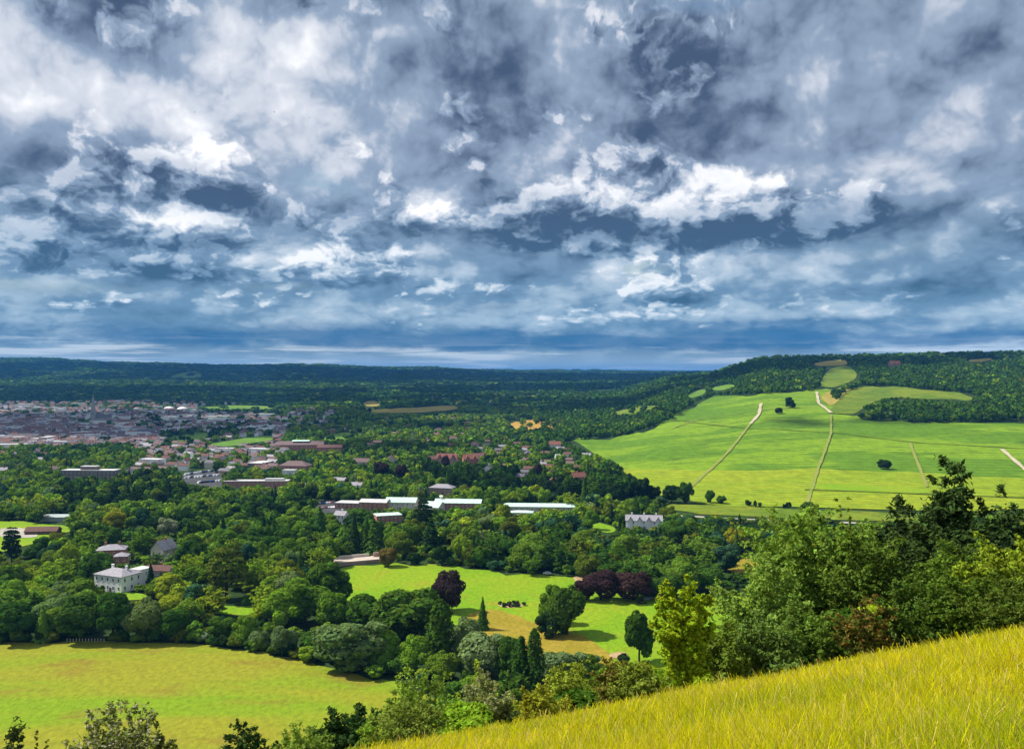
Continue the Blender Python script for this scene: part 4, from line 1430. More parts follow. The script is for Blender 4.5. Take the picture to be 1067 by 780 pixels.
# fence along the far edge of the meadow
for k in range(13):
    q = at(70 + k * 3.2, 668.2)
    o = empty('fence_post', (q.x, q.y, q.z), 0)
    MB().box(-.13, .13, -.13, .13, -.4, 1.15).build('post', M_cream, o)
    cap = MB()
    for i in range(4):
        c = [(-.16, -.16), (.16, -.16), (.16, .16), (-.16, .16)]
        cap.poly([(*c[i], 1.153), (*c[(i + 1) % 4], 1.153), (0, 0, 1.4)])
    cap.build('cap', M_frame, o)
    tag(o, f'pale fence post under the meadow belt, {_ord[k]} from the left of its row', 'fence post', 'pale fence posts along the meadow')


# round flower bed in the lawn
def flower_bed():
    c = at(533, 631)
    root = empty('flower_bed', (c.x, c.y, c.z))
    tag(root, 'oval rock and flower bed in the middle of the lawn', 'flower bed')
    r = np.random.default_rng(3)
    V, Fc = [(0, 0, .5)], []
    for i in range(1, 4):
        for j in range(24):
            a = 2 * math.pi * j / 24
            k = i / 3 * (1 + .12 * math.sin(3 * a))
            V.append((7.0 * k * math.cos(a), 4.6 * k * math.sin(a), .5 * (1 - (i / 3) ** 2) + .06))
    m = MB()
    for j in range(24):
        k = (j + 1) % 24
        m.poly([V[0], V[1 + j], V[1 + k]])
        for i in range(2):
            m.poly([V[1 + i * 24 + j], V[1 + (i + 1) * 24 + j], V[1 + (i + 1) * 24 + k], V[1 + i * 24 + k]])
    m.build('soil', M_earth, root)
    for k in range(5):
        a, d = r.uniform(0, 6.28), r.uniform(1.0, 5.2)
        bm = bmesh.new()
        bmesh.ops.create_icosphere(bm, subdivisions=2, radius=r.uniform(.5, 1.05))
        for v in bm.verts:
            v.co *= 1 + .25 * math.sin(v.co.x * 5 + k) * math.cos(v.co.y * 4 - k)
            v.co.z *= .7
        me = bpy.data.meshes.new('rock')
        bm.to_mesh(me); bm.free()
        o = link('rock', me, M_stone if k % 3 else M_cream, root, (d * math.cos(a), d * .62 * math.sin(a), .5))
    for k in range(14):
        a, d = k * .45, r.uniform(2.0, 6.2)
        P, Nn, rr = lobed_crown(900 + k, 300, .3, 1.7, 2.7, base=0, lobes=6)
        o = link('bedding_plant', crown_mesh('bedding_plant', P, Nn, rr, .34), M_leaf, root, (d * math.cos(a), d * .62 * math.sin(a), .2))
        o.color = [(0.03, .07, .015, 1), (.06, .03, .04, 1), (.05, .10, .03, 1)][k % 3]


flower_bed()
FOOT.append((at(533, 631).x, at(533, 631).y, 8))


# birds under the clouds
def bird(px, py, Y, roll, label):
    x, z = (px - CX) / F * Y, CAMZ + (CY - py) / F * Y
    root = empty('bird', (x, Y, z), roll)
    tag(root, label, 'bird', 'birds under the clouds')
    m = MB()
    st = [(-.22, .02), (-.1, .06), (.05, .07), (.18, .05), (.26, .012)]
    for (xa, ra), (xb, rb) in zip(st, st[1:]):
        for i in range(8):
            a, b = i * math.pi / 4, (i + 1) * math.pi / 4
            m.poly([(xa, ra * math.cos(a), ra * math.sin(a)), (xb, rb * math.cos(a), rb * math.sin(a)), (xb, rb * math.cos(b), rb * math.sin(b)), (xa, ra * math.cos(b), ra * math.sin(b))])
    for s in (-1, 1):
        for zz in (0, .012):
            m.poly([(.12, s * .05, .03 + zz), (-.08, s * .05, .03 + zz), (-.02, s * .35, .12 + zz), (.10, s * .35, .12 + zz)])
            m.poly([(.10, s * .35, .12 + zz), (-.02, s * .35, .12 + zz), (-.10, s * .72, .05 + zz)])
    m.poly([(-.2, -.02, .01), (-.2, .02, .01), (-.42, .1, .01), (-.42, -.1, .01)])
    m.build('body', M_tyre, root)


bird(203, 117, 300, 1.2, 'leftmost dark bird speck under the bright clouds')
bird(286, 117, 280, 0.4, 'middle dark bird speck under the bright clouds')
bird(322, 123, 420, 0.9, 'rightmost and faintest bird speck under the bright clouds')
# ------------------------------------------------------------------ what stands where
R = np.random.default_rng(2024)


def inside(poly, X, Y):
    poly = np.asarray(poly, float)
    res = np.zeros(np.shape(X), bool)
    x1, y1 = poly[-1]
    for x2, y2 in poly:
        c = ((y2 > Y) != (y1 > Y)) & (X < (x1 - x2) * (Y - y2) / ((y1 - y2) if y1 != y2 else 1e-9) + x2)
        res ^= c
        x1, y1 = x2, y2
    return res


class Landmarks:
    """names a place by what can be found near it"""
    def __init__(self, L):
        self.L = L
        self.seen = {}

    def phrase(self, px, py, key):
        best, bd = None, 1e9
        for i, (ph, x, y, *s) in enumerate(self.L):
            d = math.hypot(px - x, (py - y) * 2.2) / (s[0] if s else 1.0)
            if d < bd:
                best, bd = i, d
        ph, x, y = self.L[best][:3]
        dx, dy = px - x, (py - y) * 2.2
        if abs(dx) > 2.2 * abs(dy):
            sec = 'right of' if dx > 0 else 'left of'
        elif abs(dy) > 2.2 * abs(dx):
            sec = 'behind' if dy < 0 else 'before'
        else:
            sec = ('behind' if dy < 0 else 'before') + (' and right of' if dx > 0 else ' and left of')
        k = (key, best, sec)
        n = self.seen.get(k, 0)
        self.seen[k] = n + 1
        o = 'nearest' if n == 0 else _ord[min(n, 39)]
        return o, sec, ph, bd


LM = [
    ('the white villa', 126, 602), ('the red brick house', 119, 575), ('the grey gabled house', 171, 574), ('the brown barn', 45, 553), ('the left meadow end', 0, 668),
    ('the fence posts', 90, 668), ('the narrow lit paddock', 230, 633), ('the garden terrace', 378, 584), ('the left lawn corner', 330, 612),
    ('the tall brownish conifer', 240, 590), ('the hidden white house', 356, 556), ('the leftmost office wing', 362, 530), ('the copper roofed hall', 419, 524),
    ('the tall office cedar', 440, 535), ('the long brick office', 480, 526), ('the very long pale roof', 562, 527), ('the top lawn edge', 500, 592),
    ('the purple beeches', 640, 610), ('the white lawn car', 570, 600), ('the white mansion', 671, 548), ('the farm lane', 740, 538), ('the golden paddock', 775, 588),
    ('the umbrella shaped tree', 740, 518), ('the hospital block', 95, 494), ('the long red brick block', 262, 502), ('the town car park', 207, 499), ('the mauve roofed school', 308, 485),
    ('the tan hipped house', 471, 512), ('the big pink house', 466, 476), ('the red roofed house', 602, 502), ('the vineyard left edge', 645, 492), ('the red roofed white house', 577, 466),
    ('the wheat field', 555, 445), ('the church spire', 97, 432), ('the meadow right corner', 430, 712), ('the round flower bed', 533, 630), ('the vineyard hedge', 800, 527),
    ('the brick works', 330, 466), ('the dark wheatside wood', 608, 440), ('the purple garden beech', 418, 490), ('the lone lawn tree', 665, 660),
]
LMK = Landmarks(LM)
TOWN = Landmarks([
    ('the church spire', 97, 432), ('the hospital block', 95, 494), ('the town car park', 207, 499), ('the long red brick block', 262, 502), ('the brick works', 330, 466), ('the mauve roofed school', 308, 485),
    ('the white domes', 183, 424), ('the left green strip', 196, 456), ('the right green strip', 250, 461), ('the big pink house', 466, 476), ('the red roofed white house', 577, 466),
    ('the red roofed house', 602, 502), ('the tan hipped house', 471, 512), ('the long pale hay field', 430, 428), ('the wheat field', 555, 445), ('the left edge of the town', 0, 455), ('the sports ground', 360, 456)])

# ---- trees placed one by one: kind, base px, base py (or distance if > 900 is meant with None), top py, width px, tone, label
HAND = []


def hand(kind, px, pb, pt, wpx, tone, label, Y=None):
    if Y is None:
        q = at(px, pb)
        x, y = q.x, q.y
    else:
        y = Y
        x = (px - CX) / F * Y
    z = ground(x, y)
    H = max(1.0, CAMZ + (CY - pt) / F * y - z)
    HAND.append(dict(kind=kind, x=x, y=y, z=z, H=H, W=wpx / F * y, tone=tone, label=label, px=px, pt=pt, w=wpx))


hand('round', 366, 697, 637, 84, 'grey green', 'big rounded grey green willow at the right corner of the lower meadow')
hand('round', 340, 690, 646, 30, 'fresh green', 'small bright tree on the left flank of the big grey green willow')
hand('round', 428, 672, 609, 92, 'dark green', 'broad dark tree behind the big grey green willow')
hand('round', 388, 668, 618, 70, 'dark green', 'dark tree behind the big willow, left of the broadest dark one')
hand('round', 402, 697, 655, 44, 'mid green', 'mid green tree just right of the big grey green willow')
hand('round', 432, 700, 660, 44, 'fresh green', 'fresh green bushy tree left of the lone poplar')
hand('bush', 413, 702, 684, 34, 'dark green', 'low dark bush at the right tip of the lower meadow')
hand('round', 467, 637, 592, 37, 'purple', 'dark purple beech standing at the left of the lawn')
hand('conifer', 503, 656, 621, 17, 'dark green', 'small pointed fir alone on the lawn left of the flower bed')
hand('poplar', 459, 694, 624, 26, 'dark green', 'dark columnar poplar left of the grey willows')
hand('poplar', 557, 728, 655, 19, 'dark green', 'taller of two slim poplars above the hillside grass')
hand('poplar', 543, 726, 663, 18, 'dark green', 'shorter of two slim poplars above the hillside grass')
hand('round', 485, 690, 641, 44, 'grey green', 'grey green tree between the poplar and the small fir')
hand('round', 508, 706, 655, 66, 'grey green', 'rounded grey green willow below the small fir')
hand('round', 532, 712, 660, 40, 'dark green', 'dark tree between the rounded willow and the slim poplars')
hand('round', 588, 716, 670, 56, 'grey green', 'soft grey green willow right of the slim poplars')
hand('round', 608, 712, 680, 36, 'mid green', 'mid green tree on the right side of the soft willow')
hand('bush', 616, 694, 681, 24, 'grey green', 'small round grey green bush on the dry lawn below the pair')
hand('round', 591, 661, 606, 46, 'dark green', 'taller rounded tree of the pair in the middle of the lawn')
hand('round', 576, 650, 607, 34, 'mid green', 'lighter tree close behind the tallest of the lawn pair')
hand('bush', 572, 663, 637, 34, 'deep green', 'low dark round holly on the left of the lawn pair')
hand('round', 666, 690, 634, 37, 'dark green', 'lone rounded dark tree on the lawn left of the golden young tree')
hand('bush', 650, 691, 680, 16, 'deep green', 'little dark bush at the foot of the lone lawn tree')
hand('round', 626, 625, 592, 42, 'purple', 'widest purple beech with the sandy ground behind it')
hand('round', 608, 626, 603, 26, 'purple', 'small purple beech at the left end of the beech row')
hand('round', 660, 625, 593, 46, 'purple', 'purple beech at the right of the beech row')
hand('round', 694, 624, 594, 44, 'dark green', 'dark green tree right of the purple beeches')
hand('round', 738, 616, 584, 40, 'dark green', 'dark tree at the right end of the lawn top belt')
hand('round', 715, 618, 582, 38, 'mid green', 'mid green tree between the beeches and the right end of the lawn')
hand('cedar', 441, 556, 517, 22, 'deep green', 'tall dark cedar standing in front of the copper roofed offices')
hand('conifer', 449, 574, 540, 30, 'deep green', 'broad dark conifer at the top left corner of the lawn')
hand('conifer', 369, 578, 533, 22, 'deep green', 'dark pointed conifer left of a fuller one behind the garden terrace')
hand('conifer', 390, 578, 540, 32, 'dark green', 'fuller dark conifer behind the garden terrace')
hand('conifer', 333, 560, 526, 20, 'dark green', 'conifer standing before the office car park')
hand('round', 404, 590, 569, 26, 'bronze', 'bronze green rounded bush tree at the right end of the garden terrace')
hand('bush', 432, 588, 575, 18, 'deep green', 'dark round bush on the top left edge of the lawn')
hand('round', 150, 552, 527, 24, 'blue green', 'smooth blue green rounded tree behind the red brick house')
hand('round', 174, 560, 535, 22, 'silver green', 'pale silver leaved tree right of the smooth blue green one')
hand('round', 120, 556, 531, 30, 'golden green', 'golden green tree behind the red brick house')
hand('round', 118, 570, 548, 20, 'dark green', 'dark tree directly behind the red brick house')
hand('cedar', 236, 625, 562, 52, 'olive green', 'tall dark brownish conifer mass left of the lawn corner')
hand('cedar', 12, 590, 548, 26, 'deep green', 'flat topped cedar in front of the barn pasture at the left edge')
hand('conifer', 157, 612, 586, 12, 'deep green', 'slim dark cypress at the right corner of the white villa')
hand('round', 210, 669, 656, 16, 'silver green', 'small pale bush at the far edge of the meadow')
hand('round', 296, 682, 650, 32, 'grey green', 'rounded grey green tree standing forward at the right of the meadow edge')
hand('round', 271, 676, 655, 26, 'grey green', 'smaller grey green tree left of the forward standing one')
hand('round', 322, 689, 670, 26, 'fresh green', 'low fresh green thicket between the forward tree and the big willow')
hand('bush', 247, 671, 660, 18, 'mid green', 'low bush at the meadow edge left of two grey green trees')
hand('conifer', 45, 668, 629, 22, 'mid green', 'pointed mid green tree at the meadow edge left of the fence posts')
hand('round', 84, 667, 617, 52, 'dark green', 'large dark tree behind the fence posts')
hand('round', 118, 667, 614, 52, 'dark green', 'large dark tree behind the right end of the fence posts')
hand('round', 148, 667, 616, 44, 'grey green', 'large grey green tree right of the fence posts')
hand('round', 182, 668, 632, 40, 'dark green', 'dark tree at the meadow edge below the paddock')
hand('round', 16, 668, 624, 52, 'dark green', 'large dark tree at the left end of the meadow edge')
hand('round', 232, 670, 640, 36, 'dark green', 'dark rounded tree behind the low meadow edge bush')
hand('round', 255, 672, 640, 34, 'mid green', 'mid green tree behind the two small grey green ones')
hand('round', 340, 632, 583, 60, 'dark green', 'big dark tree at the left end of the lawn')
hand('round', 318, 650, 600, 60, 'mid green', 'big mid green tree behind the left end of the big willow')
hand('round', 293, 655, 612, 46, 'fresh green', 'bright tree left of the two big trees by the lawn corner')
hand('round', 348, 660, 614, 44, 'mid green', 'mid green tree right behind the big grey green willow')
hand('round', 397, 497, 478, 17, 'purple', 'left one of two dark purple beeches among the garden trees')
hand('round', 418, 500, 482, 15, 'purple', 'right one of two dark purple beeches among the garden trees')
hand('round', 464, 489, 474, 11, 'purple', 'small purple beech in front of the big pink house')
hand('round', 560, 498, 482, 12, 'purple', 'small purple tree left of the red roofed house')
hand('round', 823, 425, 413, 14, 'deep green', 'larger of two dark trees alone high in the vineyard')
hand('round', 812, 431, 424, 10, 'deep green', 'smaller of two dark trees alone high in the vineyard')
hand('round', 921, 489, 478, 15, 'deep green', 'single dark tree alone in the middle of the vineyard')
hand('round', 740, 524, 509, 12, 'dark green', 'umbrella shaped tree standing at the bottom left of the vineyard')
hand('round', 752, 525, 515, 11, 'dark green', 'small tree right of the umbrella shaped one below the vineyard')
hand('round', 842, 533, 522, 16, 'dark green', 'dark tree at the vineyard foot in front of the middle path')
hand('bush', 779, 527, 520, 9, 'deep green', 'dark clipped bush in the vineyard bottom hedge')
hand('bush', 787, 528, 521, 5, 'deep green', 'narrow dark bush right of the clipped one in the vineyard hedge')
hand('bush', 792, 528, 523, 5, 'dark green', 'small bush farther right in the vineyard hedge')
hand('bush', 818, 530, 524, 5, 'deep green', 'narrow dark post like bush before the middle path')
hand('bush', 822, 530, 522, 6, 'deep green', 'taller of two narrow bushes before the middle path')
for k, pxx in enumerate(range(660, 690, 10)):
    hand('round', pxx, 522, [500, 496, 502][k], 20, 'deep green', ['dark tree below the left vineyard corner', 'taller dark tree right of the vineyard corner one', 'third dark tree along the vineyard foot from its left corner'][k])
hand('round', 700, 524, 504, 22, 'deep green', 'broad dark tree on the vineyard foot before the left path')
hand('round', 715, 524, 500, 17, 'dark green', 'tall dark tree at the very end of the left vineyard path')

for k in range(26):
    t_ = k / 25
    if 5 <= k <= 8:
        continue
    pxk = 2 + 322 * t_ + 4 * math.sin(k * 2.3)
    pyk = float(np.interp(pxk, [0, 60, 200, 262, 330, 372], [669.5, 668.5, 668.5, 677, 689, 702]))
    hgt_ = 9 + 6 * abs(math.sin(k * 1.7))
    hand('bush', pxk, pyk, pyk - hgt_, 17 + 6 * abs(math.sin(k * 3.1)), ['dark green', 'mid green', 'dark green', 'deep green', 'olive green'][k % 5],
         f'low hedge bush on the far edge of the lower meadow, {_ord[k]} from the left')

# ---- houses
HOUSES = []


def scatter_houses(poly, sp, prob, walls, roofs, big=0.0, size=(9, 14)):
    poly = np.array(poly, float)
    pts = np.array([[*at(*p)[:2]] for p in poly])
    lo, hi = pts.min(0), pts.max(0)
    a = R.uniform(-0.4, 0.4)
    for gx in np.arange(lo[0], hi[0], sp[0]):
        for gy in np.arange(lo[1], hi[1], sp[1]):
            x, y = gx + R.uniform(-.25, .25) * sp[0], gy + R.uniform(-.25, .25) * sp[1]
            if R.uniform() > prob:
                continue
            z = ground(x, y)
            px, py = pix(x, y, z)
            if not inside(poly, np.array([px]), np.array([py]))[0] or px < -25 or px > 1090:
                continue
            if any((x - f[0]) ** 2 + (y - f[1]) ** 2 < (f[2] + 7) ** 2 for f in FOOT):
                continue
            if any(inside(f, np.array([px, px]), np.array([py, py - 4]))[()].any() for f in FIELDS):
                continue
            b = R.uniform() < big
            w, d, h = (R.uniform(24, 44), R.uniform(12, 18), R.uniform(6, 9)) if b else (R.uniform(*size), R.uniform(7.5, 9), R.uniform(4.8, 6.6))
            rz = a + (math.pi / 2 if R.uniform() < .25 else 0) + R.uniform(-.15, .15)
            wl = 'white' if (b and R.uniform() < .6) else walls[int(R.integers(len(walls)))]
            rf = 'flat' if (b and R.uniform() < .8) else roofs[int(R.integers(len(roofs)))]
            HOUSES.append(dict(x=x, y=y, z=z, w=w, d=d, h=h, rise=0.6 if rf == 'flat' else d * R.uniform(.36, .5), rz=rz, wall=wl, roof=rf, px=px, py=py))


DW = ['brick', 'greyb', 'pink', 'cream', 'white', 'white']
DR = ['mauve', 'mauve', 'mauve', 'brown', 'slate', 'dark', 'dark', 'red']
scatter_houses([(-25, 468), (-25, 437), (40, 436), (90, 446), (140, 446), (168, 452), (165, 461), (120, 464), (70, 468), (20, 468)], (14.5, 17), .70, DW, DR, .08)
scatter_houses([(-25, 437), (-25, 424), (100, 426), (215, 428), (300, 436), (298, 448), (220, 450), (172, 452), (140, 446), (90, 446), (40, 436)], (24, 26), .5, ['white', 'white', 'cream', 'pink', 'greyb'], DR, .16)
scatter_houses([(-25, 424), (-25, 419), (150, 418), (260, 421), (212, 428), (100, 426)], (38, 44), .6, ['cream', 'pink', 'white'], ['red', 'brown', 'mauve'], .1)
scatter_houses([(120, 464), (168, 460), (300, 448), (300, 470), (285, 494), (235, 497), (165, 492), (150, 500), (128, 500), (150, 478)], (20, 23), .72, DW + ['white', 'white'], DR + ['brown'], .03)
scatter_houses([(300, 425), (350, 428), (345, 447), (300, 446)], (30, 34), .55, ['white', 'cream', 'pink'], DR)
scatter_houses([(490, 458), (620, 470), (600, 510), (500, 500)], (28, 30), .40, ['cream', 'white', 'brick', 'pink'], ['brown', 'slate', 'mauve', 'dark'])
scatter_houses([(-25, 470), (60, 468), (60, 500), (-25, 506)], (30, 32), .45, ['cream', 'white', 'brick'], DR, .1)
scatter_houses([(330, 520), (300, 505), (330, 495), (400, 508), (420, 515)], (26, 28), .35, ['white', 'cream'], ['slate', 'brown'])
scatter_houses([(300, 418), (420, 412), (530, 412), (530, 424), (480, 420), (370, 418)], (48, 70), .30, ['white', 'cream', 'pink'], ['slate', 'brown', 'red'])
scatter_houses([(500, 402), (640, 402), (640, 410), (520, 412)], (80, 140), .22, ['white', 'cream'], ['slate', 'brown'])
scatter_houses([(330, 440), (520, 436), (520, 468), (340, 470)], (40, 46), .36, ['white', 'cream', 'brick'], ['brown', 'mauve'])

# ---- scatter of trees
CLASS = [
    # name, pixel polygon of the bases, settings
    ('pines', [(430, 492), (505, 497), (560, 500), (600, 512), (645, 508), (735, 524), (700, 535), (610, 530), (560, 522), (470, 514)], dict(cedar=.55, conifer=.15, H=(15, 21), tones=['deep green', 'deep green', 'dark green'])),
    ('limes', [(62, 512), (190, 510), (195, 536), (62, 536)], dict(cedar=.35, conifer=.2, H=(14, 20), tones=['dark green', 'deep green', 'olive green', 'mid green'])),
    ('gardens', [(330, 475), (520, 470), (600, 480), (600, 515), (420, 508), (330, 510)], dict(cedar=.05, conifer=.08, H=(8, 14), tones=['fresh green', 'mid green', 'mid green', 'yellow green', 'dark green', 'dark green'])),
    ('town', [(-25, 470), (-25, 417), (300, 417), (300, 470)], dict(cedar=.02, conifer=.03, H=(6, 12), tones=['dark green', 'mid green', 'deep green'])),
    ('belt', [(470, 600), (520, 560), (760, 560), (760, 615), (640, 610), (530, 600)], dict(cedar=.06, conifer=.06, H=(11, 16), tones=['dark green', 'mid green', 'dark green', 'blue green', 'mid green', 'olive green'])),
    ('valewood', [(640, 555), (850, 540), (850, 600), (700, 600)], dict(cedar=.12, conifer=.16, H=(10, 17), tones=['dark green', 'mid green', 'deep green', 'olive green', 'blue green', 'golden green'])),
]
DENSE = [(-25, 468), (-25, 437), (40, 436), (90, 446), (140, 446), (168, 452), (165, 461), (120, 464), (70, 468), (20, 468)]
LIGHTWOOD = [(-25, 437), (-25, 421), (215, 424), (300, 436), (298, 448), (172, 452), (90, 446)]


def candidates():
    out = []
    bands = [(300, 1100), (1100, 1800), (1800, 2600)]
    y = 255.0
    while y < 11800:
        if y < 1100:
            s = 13.0 if y < 620 else (11.5 if y < 800 else 10.0)
        elif y < 2600:
            s = 10.5 + (y - 1100) * .004
        else:
            s = max(16.5, .0085 * y)
        n = int(1.42 * y / s)
        X = (np.arange(n) - n / 2) * s + R.uniform(-.42, .42, n) * s
        Yv = y + R.uniform(-.42, .42, n) * s
        out.append(np.stack([X, Yv, np.full(n, s)], 1))
        y += s
    # understorey of the nearer woods
    y = 262.0
    while y < 760:
        k = int(1.42 * y / 7.5)
        X = (np.arange(k) - k / 2) * 7.5 + R.uniform(-3, 3, k)
        out.append(np.stack([X, y + R.uniform(-3, 3, k), np.full(k, 6.0)], 1))
        y += 7.5
    return np.concatenate(out)


C0 = candidates()
zz = hgt(C0[:, 0], C0[:, 1])
# height of the underlying valley: leave the photographer's down to the scrub
slope = 108.3 - 24 - 8.3 - 0.508 * np.maximum(C0[:, 1] - 80, 0) + 0.195 * np.clip(C0[:, 0], -500, 160)
ok = slope < -1.0
C0, zz = C0[ok], zz[ok]
n = len(C0)
far = C0[:, 1] > 2600
under = C0[:, 2] == 6.0
Hh = R.uniform(9, 16, n) * np.where(C0[:, 1] < 620, 1.15, 1.0)
Hh = np.where(far, R.uniform(8, 20, n), Hh)
kind = np.full(n, 'round', dtype=object)
tone = np.full(n, 'mid green', dtype=object)
cpx, cpy = pix(C0[:, 0], C0[:, 1], zz)
u = R.uniform(0, 1, n)
patch = np.sin(C0[:, 0] / 61 + 1) * np.sin(C0[:, 1] / 83) + np.sin(C0[:, 0] / 23 - C0[:, 1] / 37) * .7 + R.normal(0, .8, n)
TL = ['deep green', 'dark green', 'dark green', 'dark green', 'mid green', 'mid green', 'mid green', 'fresh green', 'olive green', 'grey green', 'yellow green']
ti = np.clip(((patch + 2.2) / 4.4 * len(TL)), 0, len(TL) - 1).astype(int)
tone = np.array(TL, dtype=object)[ti]
tone[(u < .05)] = 'blue green'
kind[R.uniform(0, 1, n) < .05] = 'conifer'
done = np.zeros(n, bool)
for nm, poly, st in CLASS:
    m = inside(poly, cpx, cpy) & ~done
    done |= m
    k = int(m.sum())
    Hh[m] = R.uniform(*st['H'], k)
    tone[m] = np.array(st['tones'], dtype=object)[R.integers(0, len(st['tones']), k)]
    r2 = R.uniform(0, 1, k)
    kk = np.where(r2 < st['cedar'], 'cedar', np.where(r2 < st['cedar'] + st['conifer'], 'conifer', 'round'))
    kind[m] = kk
hillw = (C0[:, 1] > 1100) & (cpx > 560)
tone[hillw & (R.uniform(0, 1, n) < .85)] = 'dark green'
tone[far & (R.uniform(0, 1, n) < .88)] = 'dark green'
tone[kind == 'conifer'] = np.where(R.uniform(0, 1, (kind == 'conifer').sum()) < .6, 'deep green', 'dark green')
tone[kind == 'cedar'] = np.where(R.uniform(0, 1, (kind == 'cedar').sum()) < .6, 'deep green', 'dark green')
Ww = C0[:, 2] * R.uniform(1.05, 1.55, n)
Ww = np.where(far, C0[:, 2] * R.uniform(1.1, 1.5, n), np.minimum(Ww, Hh * 1.15))
Ww[kind == 'conifer'] = Hh[kind == 'conifer'] * .45
Hh[kind == 'conifer'] *= 1.15
Hh[under] = R.uniform(3.0, 6.5, int(under.sum()))
Ww[under] = R.uniform(5, 9, int(under.sum()))
kind[under] = 'round'
keep = np.ones(n, bool)
keep &= ~(inside(DENSE, cpx, cpy) & (R.uniform(0, 1, n) > .55))
keep &= ~(inside(LIGHTWOOD, cpx, cpy) & (R.uniform(0, 1, n) > .5))
hx = np.array([[h['x'], h['y'], (h['w'] + h['d']) * .25 + 1.5] for h in HOUSES] + [list(f) for f in FOOT])
hw = np.array([[t['x'], t['y'], t['W'] * .36] for t in HAND])
for arr, add in ((hx, 2.2), (hw, 3.0)):
    for i in range(0, n, 4000):
        d2 = (C0[i:i + 4000, None, 0] - arr[None, :, 0]) ** 2 + (C0[i:i + 4000, None, 1] - arr[None, :, 1]) ** 2
        keep[i:i + 4000] &= ~(d2 < (arr[None, :, 2] + add) ** 2).any(1)
wp = Ww / C0[:, 1] * F
tpx, tpy = pix(C0[:, 0], C0[:, 1], zz + Hh)
samples = [(cpx, cpy), (cpx, tpy + .15 * (cpy - tpy)), (cpx - .38 * wp, cpy + .5 * (tpy - cpy)), (cpx + .38 * wp, cpy + .5 * (tpy - cpy)), (cpx, cpy + .5 * (tpy - cpy))]
for f in FIELDS:
    lo, hi = f.min(0) - 40, f.max(0) + 40
    near = keep & (cpx > lo[0]) & (cpx < hi[0]) & (cpy > lo[1] - 5) & (tpy < hi[1] + 5)
    idx = np.nonzero(near)[0]
    bad = np.zeros(len(idx), bool)
    farf = f[:, 1].max() < 466 and f[:, 0].max() < 705 and not (375 < f[:, 0].min() < 400)
    for si, (a, b) in enumerate(samples):
        if farf and si in (1, 2, 3):
            continue
        bad |= inside(f, a[idx], b[idx])
    if farf:
        bad &= R.uniform(0, 1, len(idx)) < .93
    keep[idx[bad]] = False
for (x0, x1, y0, y1, by) in BUILT:
    m = np.zeros(n, bool)
    for a, b in samples[1:]:
        m |= (a > x0) & (a < x1) & (b > y0) & (b < y1)
    keep &= ~(m & (C0[:, 1] < by))
for t in HAND:
    pb_ = CY - F * (t['z'] - CAMZ) / t['y']
    m = np.zeros(n, bool)
    for a, b in samples[1:]:
        m |= (np.abs(a - t['px']) < .42 * t['w']) & (b > t['pt']) & (b < t['pt'] + .8 * (pb_ - t['pt']))
    keep &= ~(m & (C0[:, 1] < t['y']))
# keep the largest town houses in sight too
for h in HOUSES:
    h['top'] = CY - F * (h['z'] + h['h'] + h['rise'] - CAMZ) / h['y']
    m = keep & (C0[:, 1] < h['y']) & (C0[:, 1] > h['y'] - 110) & (np.abs(cpx - h['px']) < .6 * wp) & (tpy < h['top'] + 1.5)
    keep &= ~(m & (R.uniform(0, 1, n) < .85))
C0, zz, Hh, Ww, kind, tone, cpx, cpy, tpy, wp, under = [a[keep] for a in (C0, zz, Hh, Ww, kind, tone, cpx, cpy, tpy, wp, under)]
n = len(C0)

# ---- what of it the photograph can show: an item buffer, near to far
BW, BH = 1067, 460
Y0 = 330
buf = np.zeros((BH, BW), bool)
gy, gx = np.mgrid[0:BH, 0:BW]
GRASS_EDGE = [(1110, 640), (1067, 650), (1000, 668), (900, 690), (800, 706), (700, 722), (600, 742), (500, 763), (400, 783), (380, 800), (1110, 800)]
SCRUB = [(690, 720), (700, 680), (740, 640), (780, 580), (830, 540), (900, 525), (960, 505), (1020, 492), (1067, 540), (1110, 540), (1110, 700), (700, 730)]
buf |= inside(GRASS_EDGE, gx, gy + Y0) | inside(SCRUB, gx, gy + Y0)
items = [(C0[i, 1], 0, i) for i in range(n)] + [(h['y'], 1, i) for i, h in enumerate(HOUSES)] + [(t['y'], 2, i) for i, t in enumerate(HAND)]
items.sort()
vis_t, vis_h = np.zeros(n, int), np.zeros(len(HOUSES), int)
for yy, typ, i in items:
    if typ == 1:
        h = HOUSES[i]
        ww = max(h['w'] * abs(math.cos(h['rz'])), h['d']) / yy * F
        x0, x1, y0, y1, cx_, cy_, rx, ry, ell = h['px'] - ww / 2, h['px'] + ww / 2, h['top'], h['py'], 0, 0, 1, 1, False
    else:
        if typ == 0:
            px_, pt_, pb_, w_ = cpx[i], tpy[i], cpy[i], wp[i]
        else:
            t = HAND[i]
            px_, pt_, w_ = t['px'], t['pt'], t['w']
            pb_ = CY - F * (t['z'] - CAMZ) / yy
        x0, x1, y0, y1 = px_ - w_ / 2, px_ + w_ / 2, pt_, pb_
        ell = True
        cx_, cy_, rx, ry = px_, (pt_ + pb_) / 2, max(w_ / 2, .5), max((pb_ - pt_) / 2, .5)
    a0, a1 = max(int(x0), 0), min(int(math.ceil(x1)), BW)
    b0, b1 = max(int(y0 - Y0), 0), min(int(math.ceil(y1 - Y0)), BH)
    if a1 <= a0 or b1 <= b0:
        continue
    sub = buf[b0:b1, a0:a1]
    if ell and (a1 - a0) > 3:
        msk = ((gx[b0:b1, a0:a1] + .5 - cx_) / rx) ** 2 + ((gy[b0:b1, a0:a1] + .5 + Y0 - cy_) / ry) ** 2 < 1
    else:
        msk = np.ones(sub.shape, bool)
    v = int((msk & ~sub).sum())
    if typ == 0: vis_t[i] = v
    elif typ == 1: vis_h[i] = v
    sub |= msk

